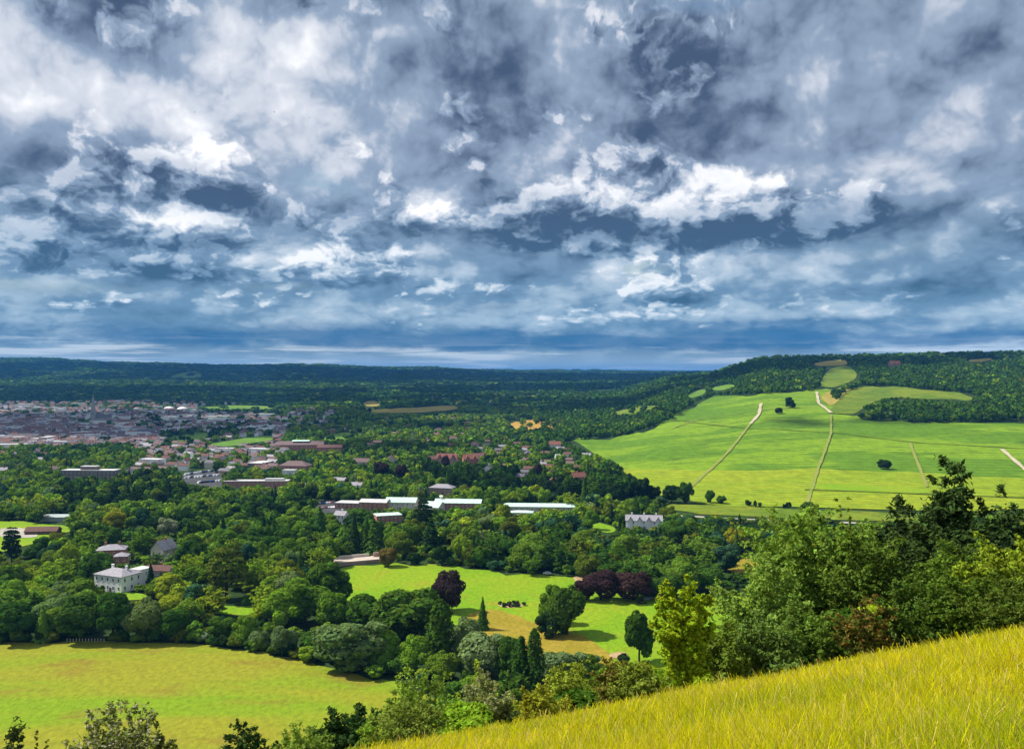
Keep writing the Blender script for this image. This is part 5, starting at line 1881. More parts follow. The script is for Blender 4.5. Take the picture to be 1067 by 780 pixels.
# ---- individuals: the ones that show largest
ORDER = np.argsort(-vis_t)
picked = {k: 0 for k in KIND_NAME}
for t in HAND:
    picked[t['kind']] += 1
LIM = {'round': 296, 'conifer': 120, 'cedar': 90, 'poplar': 40, 'bush': 150}
indiv = []
for i in ORDER:
    k = kind[i]
    if vis_t[i] < 34 or C0[i, 1] > 1100 or under[i]:
        continue
    if picked[k] < LIM[k]:
        picked[k] += 1
        indiv.append(int(i))
iset = set(indiv)
TREE_RNG = np.random.default_rng(77)
for t in HAND:
    place_tree(t['kind'], t['x'], t['y'], t['H'], t['W'], t['tone'], TREE_RNG, t['label'], t['z'], True)
# labels: walk outwards from each landmark so that the ordinals can be counted
rows = []
for i in indiv:
    d = min(math.hypot(cpx[i] - l[1], ((cpy[i] + tpy[i]) / 2 - l[2]) * 2.2) for l in LM)
    rows.append((d, i))
rows.sort()
tone_word = lambda t: t
for d, i in rows:
    H, W = float(Hh[i]), float(Ww[i])
    kw = KIND_WORD[kind[i]]
    key = (kind[i], tone[i])
    o, sec, ph, _ = LMK.phrase(cpx[i], (cpy[i] + tpy[i]) / 2, key)
    label = f'{tone[i]} {kw}, {o} such {sec} {ph}'
    place_tree(kind[i], float(C0[i, 0]), float(C0[i, 1]), H, W, tone[i], TREE_RNG, label)

# ---- the rest of the trees: masses of woodland
rest = np.array([i for i in range(n) if i not in iset and (vis_t[i] > 0 or R.uniform() < (.5 if C0[i, 1] < 1100 else .12))], int)


def unit_crowns(nq, leaf, seeds, kindf):
    res = []
    for s in seeds:
        if kindf == 'conifer':
            P, Nn, r = conifer_crown(s, nq, 1.0, 1.0, ragged=.35)
        else:
            P, Nn, r = lobed_crown(s, nq, leaf, 1.0, 1.0, base=.05, lobes=14, jit=.35)
        V, Q = leaf_quads(P, Nn, leaf * r.uniform(.75, 1.25, len(P)), r, 1.2)
        res.append(V)
    return res


def mass(name, idx, nq, leaf, label, cat, nvar=4):
    rng = np.random.default_rng(len(idx))
    VV, CC, TT = [], [], []
    for kf in ('round', 'conifer'):
        sel = idx[(kind[idx] == 'conifer') == (kf == 'conifer')]
        for v, base in enumerate(unit_crowns(nq, leaf, range(500, 500 + nvar), kf)):
            s = sel[v::nvar]
            if len(s) == 0:
                continue
            a = rng.uniform(0, 6.28, len(s))
            ca, sa = np.cos(a)[:, None], np.sin(a)[:, None]
            X = (base[None, :, 0] * ca - base[None, :, 1] * sa) * Ww[s][:, None] + C0[s, 0][:, None]
            Yv = (base[None, :, 0] * sa + base[None, :, 1] * ca) * Ww[s][:, None] + C0[s, 1][:, None]
            Z = base[None, :, 2] * Hh[s][:, None] + zz[s][:, None]
            VV.append(np.stack([X, Yv, Z], -1).reshape(-1, 3).astype(np.float32))
            c = np.array([TONE[t] for t in tone[s]]) * rng.uniform(.85, 1.15, (len(s), 1)) * rng.uniform(.92, 1.08, (len(s), 3))
            c4 = np.concatenate([c, np.ones((len(s), 1))], 1)
            CC.append(np.repeat(c4, base.shape[0] // 4, 0))
            TT.append(np.clip(rng.normal(.5, .2, len(s) * (base.shape[0] // 4)), 0, 1))
    V = np.concatenate(VV)
    me = np_mesh(name, V, np.arange(len(V), dtype=np.int32), 4, attrs={'col': ('FLOAT_COLOR', 'FACE', np.concatenate(CC)), 'tint': ('FLOAT', 'FACE', np.concatenate(TT))})
    o = link(name, me, M_leafc)
    tag(o, label, cat, kind='stuff')
    return len(V) // 4


dist = C0[rest, 1]
ridx = lambda a, b: rest[(dist >= a) & (dist < b)]
nf = [mass('valley_woodland', ridx(0, 800), 700, .115, 'mass of mixed trees filling the valley between the single ones', 'woodland'),
      mass('vale_woodland', ridx(800, 1300), 300, .16, 'mass of trees around the town edge and the houses', 'woodland'),
      mass('town_woodland', ridx(1300, 2600), 110, .24, 'mass of trees among the town and on the vineyard hill', 'woodland'),
      mass('distant_woodland', ridx(2600, 99999), 40, .36, 'far woods covering the plain and the long ridge', 'woodland')]
print('TREES', n, 'individual', len(indiv), picked, 'rest', len(rest), nf)

# ---- houses: the largest in view are things, the others one mass
WCOL = {'brick': M_brick, 'pink': M_pbrick, 'cream': M_cream, 'white': M_white, 'greyb': M_gbrick}
RCOL = {'mauve': M_ptile, 'brown': M_tile, 'slate': M_slate, 'red': M_tile, 'dark': M_dslate, 'orange': M_otile, 'flat': M_flat}
WW = {'brick': 'brick', 'pink': 'pink', 'cream': 'cream', 'white': 'white', 'greyb': 'grey'}
hid = sorted(range(len(HOUSES)), key=lambda i: -vis_h[i])
LIMH = 262
chosen = [i for i in hid[:LIMH] if vis_h[i] >= 4]
_hm = {}


def house_meshes(kindh):
    if kindh not in _hm:
        m = MB().box(-.5, .5, -.5, .5, -.3, 1)
        if kindh != 'flat':
            m.gable_wall(-.5, -.5, .5, 1.0005, .40, .02); m.gable_wall(.5, -.5, .5, 1.0005, .40, -.02)
            r = MB().gable(-.5, .5, -.5, .5, 1.003, .45, .04, .02)
        else:
            r = MB().box(-.51, .51, -.51, .51, 1.003, 1.06)
        c = MB().box(.2, .27, -.08, .08, 1.25, 1.62)
        _hm[kindh] = (m.mesh('wall'), r.mesh('roof'), c.mesh('chimney'))
        for me in _hm[kindh]:
            me.materials.append(None)
    return _hm[kindh]


def obj_mat(o, m):
    o.material_slots[0].link = 'OBJECT'
    o.material_slots[0].material = m


def put_house(h, label, group):
    wm, rm, ch = house_meshes('flat' if h['roof'] == 'flat' else 'gable')
    name = 'flat_roofed_building' if h['roof'] == 'flat' else 'house'
    root = empty(name, (h['x'], h['y'], h['z']), h['rz'])
    root.scale = (h['w'], h['d'], h['h'])
    tag(root, label, 'building' if h['roof'] == 'flat' else 'house', group)
    obj_mat(link('wall', wm, None, root), WCOL[h['wall']])
    obj_mat(link('roof', rm, None, root), RCOL[h['roof']])
    if h['roof'] != 'flat' and h['y'] < 1500:
        obj_mat(link('chimney', ch, None, root), M_brick)


rowsh = []
for i in chosen:
    h = HOUSES[i]
    d = min(math.hypot(h['px'] - l[1], (h['py'] - l[2]) * 2.2) for l in TOWN.L)
    rowsh.append((d, i))
rowsh.sort()
for d, i in rowsh:
    h = HOUSES[i]
    key = (h['wall'], h['roof'])
    o, sec, ph, _ = TOWN.phrase(h['px'], h['py'], key)
    rw = {'dark': 'dark', 'flat': 'flat', 'slate': 'slate'}.get(h['roof'], h['roof'])
    what = 'building' if h['roof'] == 'flat' else 'house'
    put_house(h, f'{WW[h["wall"]]} {rw} roofed {what}, {o} such {sec} {ph}', 'flat roofed buildings of the town' if h['roof'] == 'flat' else 'houses of the town')
cs = set(chosen)
m_w, m_c = MB(), []
RGBW = {'brick': (.25, .13, .10), 'pink': (.38, .25, .21), 'cream': (.6, .54, .45), 'white': (.78, .78, .75), 'greyb': (.21, .165, .145)}
RGBR = {'mauve': (.185, .125, .12), 'brown': (.16, .085, .07), 'slate': (.30, .28, .31), 'red': (.22, .10, .08), 'dark': (.13, .12, .14), 'orange': (.46, .18, .07), 'flat': (.42, .42, .42)}
for i, h in enumerate(HOUSES):
    if i in cs:
        continue
    t = MB().box(-.5, .5, -.5, .5, -.3, 1)
    nw = len(t.f)
    if h['roof'] == 'flat':
        t.box(-.51, .51, -.51, .51, 1.003, 1.06)
    else:
        t.gable_wall(-.5, -.5, .5, 1.0005, .40, .02); t.gable_wall(.5, -.5, .5, 1.0005, .40, -.02)
        nw = len(t.f)
        t.gable(-.5, .5, -.5, .5, 1.003, .45, .04, .02)
    c, s = math.cos(h['rz']), math.sin(h['rz'])
    b = len(m_w.v)
    for (x, y, z) in t.v:
        X, Y = x * h['w'], y * h['d']
        m_w.v.append((h['x'] + X * c - Y * s, h['y'] + X * s + Y * c, h['z'] + z * h['h']))
    m_w.f += [tuple(b + k for k in f) for f in t.f]
    m_c += [(*RGBW[h['wall']], 1)] * nw + [(*RGBR[h['roof']], 1)] * (len(t.f) - nw)
if m_c:
    me = m_w.mesh('town_houses')
    a = me.attributes.new('col', 'FLOAT_COLOR', 'FACE')
    a.data.foreach_set('color', np.array(m_c, np.float32).ravel())
    mm, N = new_mat('town_masonry')
    an = N.node('ShaderNodeAttribute', attribute_name='col')
    finish(N, principled(N, S(N, an.outputs['Color']), .85, .2))
    o = link('town_houses', me, mm)
    tag(o, 'crowded small houses of the town behind the larger ones', 'town', kind='stuff')
print('HOUSES', len(HOUSES), len(chosen))
# ------------------------------------------------------------------ scrub on the down
NR = np.random.default_rng(99)


def near(name, label, cat, px, Y, pt, wpx, kind, color, n, leaf, needle=False, lobes=22, sink=0.0, depth=None, limbs=7, seed=None, shape='round', group=None, tint2=None, base=0.02, fan=.17):
    """a shrub or small tree of the down, at real size: top at row pt, wpx wide, standing at distance Y"""
    x = (px - CX) / F * Y
    z = ground(x, Y)
    H = max(0.8, CAMZ + (CY - pt) / F * Y - z) * 1.05 + sink
    W = wpx / F * Y
    seed = seed or int(NR.integers(1e6))
    if kind == 'spray':
        P, Nn, r = branch_crown(seed, n, H, W, arms=int(lobes * .8), sub=9, fan=.20, flat=.40, fill=.18)
    else:
        P, Nn, r = branch_crown(seed, int(n * 1.35), H, W, arms=int(lobes * 1.2), sub=9, fan=fan, flat=.6, fill=.22)
    if shape == 'vase':
        f = .42 + .58 * np.clip(P[:, 2] / (H * .55), 0, 1)
        P[:, 0] *= f; P[:, 1] *= f
    nn = len(P)
    V, Q = leaf_quads(P, Nn, leaf * r.uniform(.6, 1.35, nn), r, 1.7 if not needle else 2.6)
    tint = np.clip(r.normal(.5, .22, nn), 0, 1)
    c = np.ones((nn, 4)); c[:, :3] = np.array(color) * (2.1 if name in ('hazel_bush', 'whitebeam_bush', 'scrub_bush') else 1.6)
    if tint2 is not None:
        sel = r.uniform(0, 1, nn) < tint2[1] * np.clip(.3 + P[:, 2] / H, 0, 1.3)
        c[sel, :3] = tint2[0]
    clump = np.sin(P[:, 0] * 3.1 / max(W, 1) * 4 + seed % 7) * np.sin(P[:, 1] * 9 / max(W, 1)) * np.sin(P[:, 2] * 8 / H + 1)
    c[:, :3] *= (1 + .22 * clump)[:, None]
    me = np_mesh('foliage', V, Q, 4, attrs={'col': ('FLOAT_COLOR', 'FACE', c), 'tint': ('FLOAT', 'FACE', tint)})
    root = empty(name, (x, Y, z - sink * .5), 0)
    tag(root, label, cat, group)
    link('foliage', me, M_needlec if needle else M_leafn, root)
    link('stem', trunk_mesh(seed % 1000, H * .9, W * .9, max(.03, H * .014), .06, limbs, 1.3), M_bark, root)
    return root


M_leafn = leaf_mat('hillside_leaves', transl=.33, attr='col')
M_needlec = leaf_mat('yew_needles', transl=.10, attr='col')
LG, MG, YG = (.115, .175, .022), (.062, .108, .014), (.155, .185, .016)
DG, YEW, GG = (.030, .058, .012), (.028, .050, .012), (.125, .155, .055)

near('young_tree', 'golden green young tree with rising branches standing at the edge of the yellow grass', 'tree', 713, 38, 603, 70, 'lobed', (.175, .245, .012), 17000, .115, lobes=40, shape='vase', limbs=14, tint2=((.30, .33, .02), .25), base=.05, fan=.15)
near('hazel_tree', 'large light green hazel with feathery foliage filling the hollow right of the golden tree', 'tree', 850, 62, 530, 150, 'lobed', (.125, .19, .028), 34000, .17, lobes=50, limbs=12, base=.02)
near('hazel_tree', 'light green hazel bush lower and left of the largest hazel', 'tree', 792, 56, 580, 112, 'lobed', (.135, .20, .034), 15000, .15, lobes=34, base=.02)
near('hawthorn_bush', 'full mid green hawthorn between the largest hazel and the dark yews', 'bush', 905, 58, 560, 100, 'lobed', (.075, .115, .016), 16000, .14, lobes=36)
near('hawthorn_bush', 'full green hawthorn filling the bank above the dark bramble', 'bush', 1000, 52, 572, 110, 'lobed', (.080, .125, .016), 16000, .13, lobes=36)
near('ash_sapling', 'thin ash sapling sticking up through the top of the largest hazel', 'sapling', 884, 60, 511, 44, 'lobed', (.11, .15, .02), 1300, .16, lobes=12, limbs=9, base=.3)
near('yew_tree', 'dark ragged yew with the highest tip of the hillside scrub', 'tree', 1006, 70, 494, 120, 'spray', YEW, 30000, .19, True, lobes=60)
near('yew_tree', 'dark yew with flat shoulders left of the highest yew tip', 'tree', 948, 72, 520, 112, 'spray', (.026, .042, .012), 26000, .19, True, lobes=54)
near('yew_tree', 'broad dark yew low in the middle of the scrub', 'tree', 972, 60, 552, 136, 'spray', (.034, .056, .013), 26000, .17, True, lobes=50)
near('yew_tree', 'dark yew at the right margin above the yellow green thorn', 'tree', 1062, 66, 530, 96, 'spray', (.026, .045, .012), 18000, .17, True, lobes=40)
near('thorn_bush', 'yellow green thorn bush at the right margin above the grass', 'bush', 1046, 47, 556, 100, 'lobed', (.155, .20, .016), 15000, .12, lobes=34)
near('thorn_bush', 'dull green thorn bush low at the right margin below the yellow green one', 'bush', 1040, 41, 600, 110, 'lobed', (.065, .095, .014), 13000, .10, lobes=30)
near('dogwood_bush', 'reddish topped dogwood bush on the grass edge in the middle of the scrub', 'bush', 905, 43, 626, 66, 'lobed', (.075, .095, .016), 9000, .095, lobes=26, tint2=((.22, .115, .03), .36))
near('bramble_bush', 'dark green bramble bush right of the reddish dogwood', 'bush', 958, 43, 606, 84, 'lobed', (.055, .092, .014), 11000, .10, lobes=28)
near('bramble_bush', 'mid green bramble bush between dark yews and the grass edge', 'bush', 1003, 42, 600, 80, 'lobed', (.070, .115, .014), 10000, .10, lobes=28)
near('elder_bush', 'light mid green elder bush left of the reddish dogwood', 'bush', 852, 46, 634, 90, 'lobed', (.085, .135, .020), 12000, .11, lobes=30)
near('elder_bush', 'grey green elder bush below the lower hazel', 'bush', 800, 44, 645, 84, 'lobed', (.095, .145, .030), 11000, .105, lobes=30)
near('elder_bush', 'leafy elder bush just right of the golden young tree', 'bush', 757, 43, 652, 60, 'lobed', (.105, .150, .020), 8000, .10, lobes=24)
near('scrub_bush', 'low scrub bush at the foot of the golden young tree on its left', 'bush', 668, 42, 692, 60, 'lobed', (.10, .125, .018), 6000, .10, lobes=20)
near('scrub_bush', 'olive scrub bush on the grass edge below the lone lawn tree', 'bush', 640, 46, 690, 54, 'lobed', (.105, .11, .018), 5500, .10, lobes=20, tint2=((.16, .09, .03), .2))
near('scrub_bush', 'bushy green scrub on the grass edge right of the slim poplars', 'bush', 600, 50, 694, 84, 'lobed', (.12, .145, .016), 8000, .11, lobes=24)
near('scrub_bush', 'low yellowish scrub on the grass edge below the slim poplars', 'bush', 566, 44, 716, 66, 'lobed', (.14, .145, .014), 6000, .10, lobes=20)
near('whitebeam_bush', 'pale leaved whitebeam bush standing on the edge of the yellow grass', 'bush', 506, 56, 704, 66, 'lobed', (.15, .165, .05), 8000, .12, lobes=24, tint2=((.24, .25, .14), .3))
near('hazel_bush', 'rounded fresh green bush left of the pale whitebeam', 'bush', 466, 105, 712, 56, 'lobed', (.095, .155, .020), 8000, .22, lobes=22)
near('hazel_bush', 'large yellow green thicket at the right corner of the lower meadow', 'bush', 437, 130, 692, 84, 'lobed', (.105, .150, .018), 12000, .28, lobes=30)
near('hazel_bush', 'bright yellow green bush top behind the pale whitebeam', 'bush', 497, 120, 690, 50, 'lobed', (.16, .20, .018), 6000, .24, lobes=20)
near('hazel_bush', 'mid green bush right of the pale whitebeam below the poplars', 'bush', 540, 90, 716, 50, 'lobed', (.06, .10, .016), 6000, .2, lobes=20)
near('scrub_bush', 'wide low dull green scrub at the lower end of the grass edge', 'bush', 428, 52, 739, 92, 'lobed', (.085, .11, .018), 9000, .12, lobes=28)
near('yew_bush', 'dark yew bush at the bottom of the photo, wider one right of centre left', 'bush', 362, 62, 741, 76, 'spray', (.022, .046, .011), 10000, .14, True, lobes=34)
near('scrub_bush', 'bright green low scrub right of the wider dark yew bush', 'bush', 396, 54, 752, 60, 'lobed', (.10, .15, .016), 6000, .12, lobes=20)
near('yew_bush', 'dark yew bush at the bottom edge left of the wider one', 'bush', 262, 64, 753, 66, 'spray', (.022, .044, .011), 8000, .14, True, lobes=30)
near('scrub_bush', 'green scrub between the two dark yew bushes at the bottom edge', 'bush', 310, 58, 760, 76, 'lobed', (.095, .135, .020), 8000, .12, lobes=24)
near('whitebeam_tree', 'pale speckled whitebeam crown at the bottom left of the photo', 'tree', 117, 52, 740, 108, 'lobed', (.085, .11, .022), 15000, .12, lobes=30, tint2=((.42, .40, .26), .34))
near('whitebeam_tree', 'dull green crown on the right flank of the pale speckled whitebeam', 'tree', 164, 54, 756, 46, 'lobed', (.085, .10, .018), 4500, .12, lobes=18, tint2=((.30, .28, .17), .18))
near('yew_bush', 'dark tangled bush at the bottom left corner of the photo', 'bush', 14, 60, 760, 66, 'spray', (.028, .044, .012), 7000, .13, True, lobes=28)
near('elder_sapling', 'thin elder sapling with sparse leaves left of the speckled whitebeam', 'sapling', 45, 56, 756, 34, 'lobed', (.07, .08, .016), 900, .12, lobes=10, limbs=8, base=.2)
near('elder_sapling', 'yellowish thin sapling rising right of the pale whitebeam bush', 'sapling', 548, 42, 704, 14, 'lobed', (.19, .18, .016), 500, .09, lobes=8, base=.1)


# ---- scrub that covers the steep side of the down below the grass: bushes one by one where they show
SLM = Landmarks([('the golden young tree', 713, 660), ('the pale whitebeam bush', 506, 730), ('the slim poplars', 550, 700), ('the speckled whitebeam', 117, 765), ('the wider dark yew bush', 362, 760),
                 ('the largest hazel', 842, 600), ('the highest yew tip', 1003, 520), ('the yellow green thicket', 437, 715), ('the lone lawn tree', 665, 670), ('the lower hazel', 785, 620)])
ALLOW = [(-40, 800), (-40, 768), (60, 772), (200, 772), (330, 758), (400, 748), (470, 735), (560, 716), (620, 694), (690, 690), (730, 668), (745, 640), (770, 600), (800, 565), (860, 545), (940, 535), (1100, 560), (1100, 720), (420, 800)]
MEAD = FIELDS[0]
cand = []
y = 46.0
while y < 255:
    s = 3.2 + y * .011
    nx = int(1.36 * y / s)
    for k in range(nx):
        x = (k - nx / 2 + NR.uniform(-.4, .4)) * s
        yy = y + NR.uniform(-.4, .4) * s
        z = ground(x, yy)
        if z < 1.5 or yy < 44:
            continue
        H, W = NR.uniform(1.6, 3.6) * (1 + y / 300), s * NR.uniform(1.1, 1.6)
        px, pb = pix(x, yy, z)
        _, pt = pix(x, yy, z + H)
        if not inside(ALLOW, np.array([px]), np.array([pt]))[0]:
            continue
        if inside(MEAD, np.array([px, px]), np.array([pt, (pt + pb) / 2])).any() and px < 410:
            continue
        cand.append((yy, x, z, H, W, px, pt, pb))
    y += s * .95
cand.sort()
sb = np.zeros((160, 1067), bool)
sy, sx = np.mgrid[0:160, 0:1067]
sb |= inside(GRASS_EDGE, sx, sy + 620)
seen_b = []
for c in cand:
    yy, x, z, H, W, px, pt, pb = c
    rx, ry, cy_ = W / yy * F / 2, (pb - pt) / 2, (pt + pb) / 2
    m = ((sx + .5 - px) / rx) ** 2 + ((sy + 620.5 - cy_) / ry) ** 2 < 1
    v = int((m & ~sb).sum())
    sb |= m
    seen_b.append((v, c))
tones_b = ['fresh green', 'mid green', 'olive green', 'yellow green', 'dark green', 'grey green']
seen_b.sort(key=lambda t: -t[0])
room = LIM['bush'] + 120
placed = []
for v, c in seen_b[:150]:
    if v < 60:
        continue
    placed.append((min(math.hypot(c[5] - l[1], (c[6] - l[2]) * 2.2) for l in SLM.L), c))
placed.sort()
for d, (yy, x, z, H, W, px, pt, pb) in placed:
    tn = tones_b[int(NR.integers(len(tones_b)))]
    o, sec, ph, _ = SLM.phrase(px, (pt + pb) / 2, tn)
    L = protos('hillbush')
    cm, tm, h0, w0 = L[int(NR.integers(len(L)))]
    root = empty('hillside_bush', (x, yy, z - .15), float(NR.uniform(0, 6.28)))
    root.scale = (W / w0, W / w0, H / h0)
    c_ = link('foliage', cm, M_leaf, root)
    b = np.array(TONE[tn]) * NR.uniform(.95, 1.35)
    c_.color = (*[float(q) for q in b], 1)
    link('stem', tm, M_bark, root)
    tag(root, f'{tn} hillside bush, {o} such {sec} {ph}', 'bush', 'bushes on the steep hillside')


# ------------------------------------------------------------------ the tall yellow grass
def build_grass():
    r = np.random.default_rng(31)
    n = 350000
    d = np.exp(r.uniform(math.log(3.0), math.log(62), n))
    a = np.radians(np.where(r.uniform(0, 1, n) < .85, r.uniform(-14, 33, n), r.uniform(-28, 50, n)))
    x, y = d * np.sin(a), d * np.cos(a)
    z = hgt(x, y)
    px, py = pix(x, y, z)
    ok = (px > 250) & (y < 50 + 4 * np.sin(x * .7))
    x, y, z, d, px, py = x[ok], y[ok], z[ok], d[ok], px[ok], py[ok]
    # where the sward is thin, weedy or trodden short
    lowp = np.sin(x * .42 + 1.0) * np.sin(y * .55 - x * .2) + .6 * np.sin(x * 1.3 + y * .9) * np.sin(y * 1.1)
    thin = (lowp > .55) & (r.uniform(0, 1, len(x)) < .55)
    x, y, z, d, lowp, py = [q[~thin] for q in (x, y, z, d, lowp, py)]
    n = len(x)
    short = np.clip(1.0 - .42 * np.clip(lowp, 0, 1) - .35 * np.clip((14 - d) / 8, 0, 1), .4, 1)
    pn = .5 + .20 * np.sin(x * .55 + y * .2) + .20 * np.sin(y * .8 - x * .35 + 1) + .08 - .18 * np.clip((16 - d) / 9, 0, 1) + r.normal(0, .24, n)
    VV, CC, Q = [], [], []
    off = 0
    for blade in range(4):
        h = r.uniform(.22, .62, n) * (1.0 + .25 * np.clip(pn, 0, 1)) * short
        w = np.maximum(.004, d * .00040) * r.uniform(.7, 1.5, n)
        la = r.uniform(0, 2 * np.pi, n)
        lean = r.uniform(.05, .75, n) * h
        wa = r.uniform(0, np.pi, n)
        bx, by = x + r.normal(0, .09, n), y + r.normal(0, .09, n)
        P0 = np.stack([bx, by, z - .02], 1)
        dl = np.stack([np.cos(la) * lean + .06 * h, np.sin(la) * lean, 0 * h], 1)
        P1 = P0 + dl * .30 + np.stack([0 * h, 0 * h, h * .62], 1)
        P2 = P0 + dl + np.stack([0 * h, 0 * h, h], 1)
        wv = np.stack([np.cos(wa) * w, np.sin(wa) * w, 0 * w], 1)
        head = (r.uniform(0, 1, n) < .13) if blade == 0 else np.zeros(n, bool)
        P2 = np.where(head[:, None], P0 + (P2 - P0) * r.uniform(.9, 1.25, (n, 1)), P2)
        tip = np.where(head, .8, .22)[:, None]
        mid = np.where(head, .35, .8)[:, None]
        V = np.stack([P0 - wv, P0 + wv, P1 - wv * mid, P1 + wv * mid, P2 - wv * tip, P2 + wv * tip], 1).reshape(-1, 3)
        b = np.arange(n)[:, None] * 6 + off
        Q.append(np.concatenate([b + np.array([[0, 1, 3, 2]]), b + np.array([[2, 3, 5, 4]])], 1).reshape(-1, 4))
        off += 6 * n
        t = np.clip(pn + r.normal(0, .30, n), 0, 1)[:, None]
        g, ye = np.array([[.30, .42, .010]]), np.array([[.80, .70, .012]])
        st = np.array([[.72, .56, .16]])
        br = np.array([[.26, .15, .05]])
        c = g * (1 - t) + ye * t
        k = r.uniform(0, 1, (n, 1))
        c = np.where(k < .10, st, c)
        c = np.where((k > .965), br, c) * r.uniform(.7, 1.2, (n, 1))
        c = np.where(head[:, None], np.where(k < .5, st, ye) * r.uniform(.8, 1.1, (n, 1)), c)
        lo = np.concatenate([c * .95, np.ones((n, 1))], 1)
        hi = np.concatenate([c * 1.05, np.ones((n, 1))], 1)
        CC.append(np.stack([lo, hi], 1).reshape(-1, 4))
        VV.append(V)
    # weeds and small flowers in the thin places
    k = 26000
    sel = r.choice(n, k, p=(lambda q: q / q.sum())(np.clip(lowp + .35, .05, 1.2)))
    P = np.stack([x[sel] + r.normal(0, .15, k), y[sel] + r.normal(0, .15, k), z[sel] + r.uniform(.05, .34, k)], 1)
    Nn = unit(np.stack([r.normal(0, .6, k), r.normal(0, .6, k), np.ones(k)], 1))
    V, q4 = leaf_quads(P, Nn, np.maximum(.028, d[sel] * .0017) * r.uniform(.6, 1.3, k), r, 1.5)
    VV.append(V)
    Q.append(q4 + off)
    off += len(V)
    kk = r.uniform(0, 1, k)
    c = np.where((kk < .62)[:, None], [[.12, .24, .02]], np.where((kk < .84)[:, None], [[.22, .30, .03]], np.where((kk < .90)[:, None], [[.75, .72, .62]], np.where((kk < .94)[:, None], [[.55, .25, .42]], [[.80, .62, .03]]))))
    CC.append(np.concatenate([c * r.uniform(.7, 1.2, (k, 1)), np.ones((k, 1))], 1))
    me = np_mesh('tall_grass', np.concatenate(VV), np.concatenate(Q), 4, attrs={'col': ('FLOAT_COLOR', 'FACE', np.concatenate(CC))})
    m, N = new_mat('grass_blades')
    an = N.node('ShaderNodeAttribute', attribute_name='col')
    c = S(N, an.outputs['Color'])
    df = N.node('ShaderNodeBsdfDiffuse')
    N.put(df.inputs[0], c)
    tr = N.node('ShaderNodeBsdfTranslucent')
    N.put(tr.inputs[0], c)
    ms = N.node('ShaderNodeMixShader')
    ms.inputs[0].default_value = .5
    N.t.links.new(df.outputs[0], ms.inputs[1])
    N.t.links.new(tr.outputs[0], ms.inputs[2])
    finish(N, ms.outputs[0])
    o = link('tall_grass', me, m)
    tag(o, 'tall yellow green summer grass covering the slope at the lower right', 'grass', kind='stuff')


build_grass()
# ------------------------------------------------------------------ unseen clouds added above the frame to shade the ground
def cloud(cx, cy, cz, lx, ly, seed, label, n=26, rot=0.0):
    r = np.random.default_rng(seed)
    bm = bmesh.new()
    for k in range(n):
        a, q = r.uniform(0, 6.28), math.sqrt(r.uniform(0, 1))
        px, py = lx * q * math.cos(a), ly * q * math.sin(a)
        rad = min(lx, ly) * r.uniform(.26, .52) * (1.15 - .5 * q)
        ret = bmesh.ops.create_icosphere(bm, subdivisions=3, radius=rad)
        for v in ret['verts']:
            d = v.co.normalized()
            f = 1 + .16 * math.sin(d.x * 7 + k) * math.sin(d.y * 6 - k) + .09 * math.sin(d.z * 15 + d.x * 13)
            v.co = d * rad * f
            v.co.z = v.co.z * (.55 if v.co.z > 0 else .18)
            v.co += Vector((px, py, r.uniform(-.01, .01) * rad))
    for f in bm.faces:
        f.smooth = True
    me = bpy.data.meshes.new('cloud')
    bm.to_mesh(me)
    bm.free()
    o = link('cloud', me, M_cloud, None, (cx, cy, cz))
    o.rotation_euler = (0, 0, rot)
    tag(o, label, 'cloud', kind='structure')


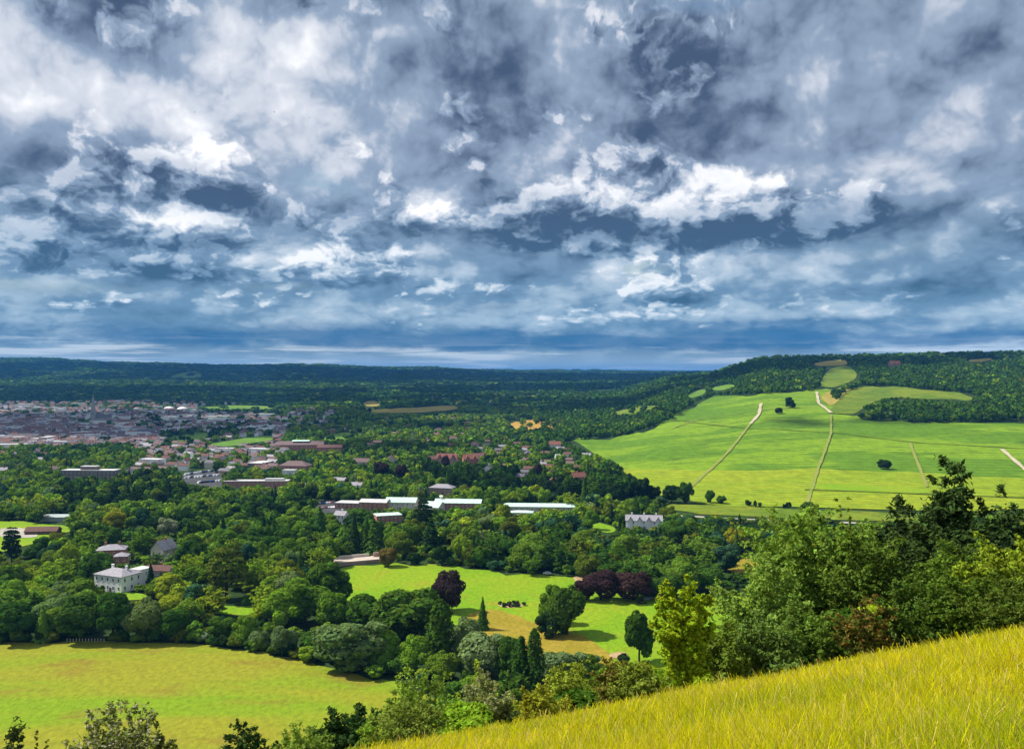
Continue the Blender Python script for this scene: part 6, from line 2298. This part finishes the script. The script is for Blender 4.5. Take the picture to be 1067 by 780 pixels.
M_cloud, _N = new_mat('shading_cloud')
_d = _N.node('ShaderNodeBsdfDiffuse')
_d.inputs[0].default_value = (.9, .9, .92, 1)
_t = _N.node('ShaderNodeBsdfTransparent')
_m = _N.node('ShaderNodeMixShader')
_m.inputs[0].default_value = .68
_N.t.links.new(_t.outputs[0], _m.inputs[1])
_N.t.links.new(_d.outputs[0], _m.inputs[2])
finish(_N, _m.outputs[0])


def shade_cloud(tx, ty, lx, ly, seed, label, alt=4300, rot=0.0, n=26):
    """an unseen cloud added between the sun and the ground point (tx, ty) to shade it"""
    k = alt / math.tan(SUN_EL)
    cloud(tx + k * math.sin(SUN_AZ), ty + k * math.cos(SUN_AZ), alt, lx, ly, seed, label, n, rot)


shade_cloud(-820, 1960, 760, 560, 1, 'unseen high cloud added to shade the town', 4200)
shade_cloud(-1500, 3700, 1500, 800, 2, 'long unseen cloud added to shade the plain beyond the town', 4600, -.2, 34)
shade_cloud(500, 4700, 1300, 900, 3, 'unseen high cloud added to shade the woods of the middle plain', 4600)
shade_cloud(-2500, 7000, 2600, 1700, 4, 'broad unseen cloud added to shade the left of the far ridge', 6000, 0, 40)
shade_cloud(1200, 7800, 2200, 2000, 5, 'broad unseen cloud added to shade the right of the far plain', 7000, 0, 40)
shade_cloud(1050, 2600, 600, 300, 6, 'small unseen cloud added to shade the hilltop woods', 4200, .3)
shade_cloud(620, 1330, 230, 60, 7, 'thin unseen cloud added to shade a band of the upper vineyard', 4200, -.1, 16)
shade_cloud(150, 2500, 640, 420, 9, 'unseen high cloud added to shade the woods beside the wheat field', 4300, .2)
shade_cloud(-150, 1250, 150, 90, 8, 'ragged unseen cloud added to shade the trees below the town', 4200, .5, 14)
# ------------------------------------------------------------------ air
def build_haze():
    m, N = new_mat('air')
    v = N.node('ShaderNodeVolumePrincipled')
    v.inputs['Color'].default_value = (0.10, 0.42, 1.0, 1)
    v.inputs['Density'].default_value = HAZE_D
    v.inputs['Anisotropy'].default_value = 0.2
    out = N.node('ShaderNodeOutputMaterial')
    N.t.links.new(v.outputs[0], out.inputs['Volume'])
    m.cycles.homogeneous_volume = True if hasattr(m.cycles, 'homogeneous_volume') else None
    mb = MB().box(-47000, 47000, -47000, 47000, -3.0, 340.0)
    o = mb.build('haze', m)
    tag(o, 'thin bluish summer haze filling the whole valley', 'haze', kind='stuff')


HAZE_D = 4.6e-5
build_haze()
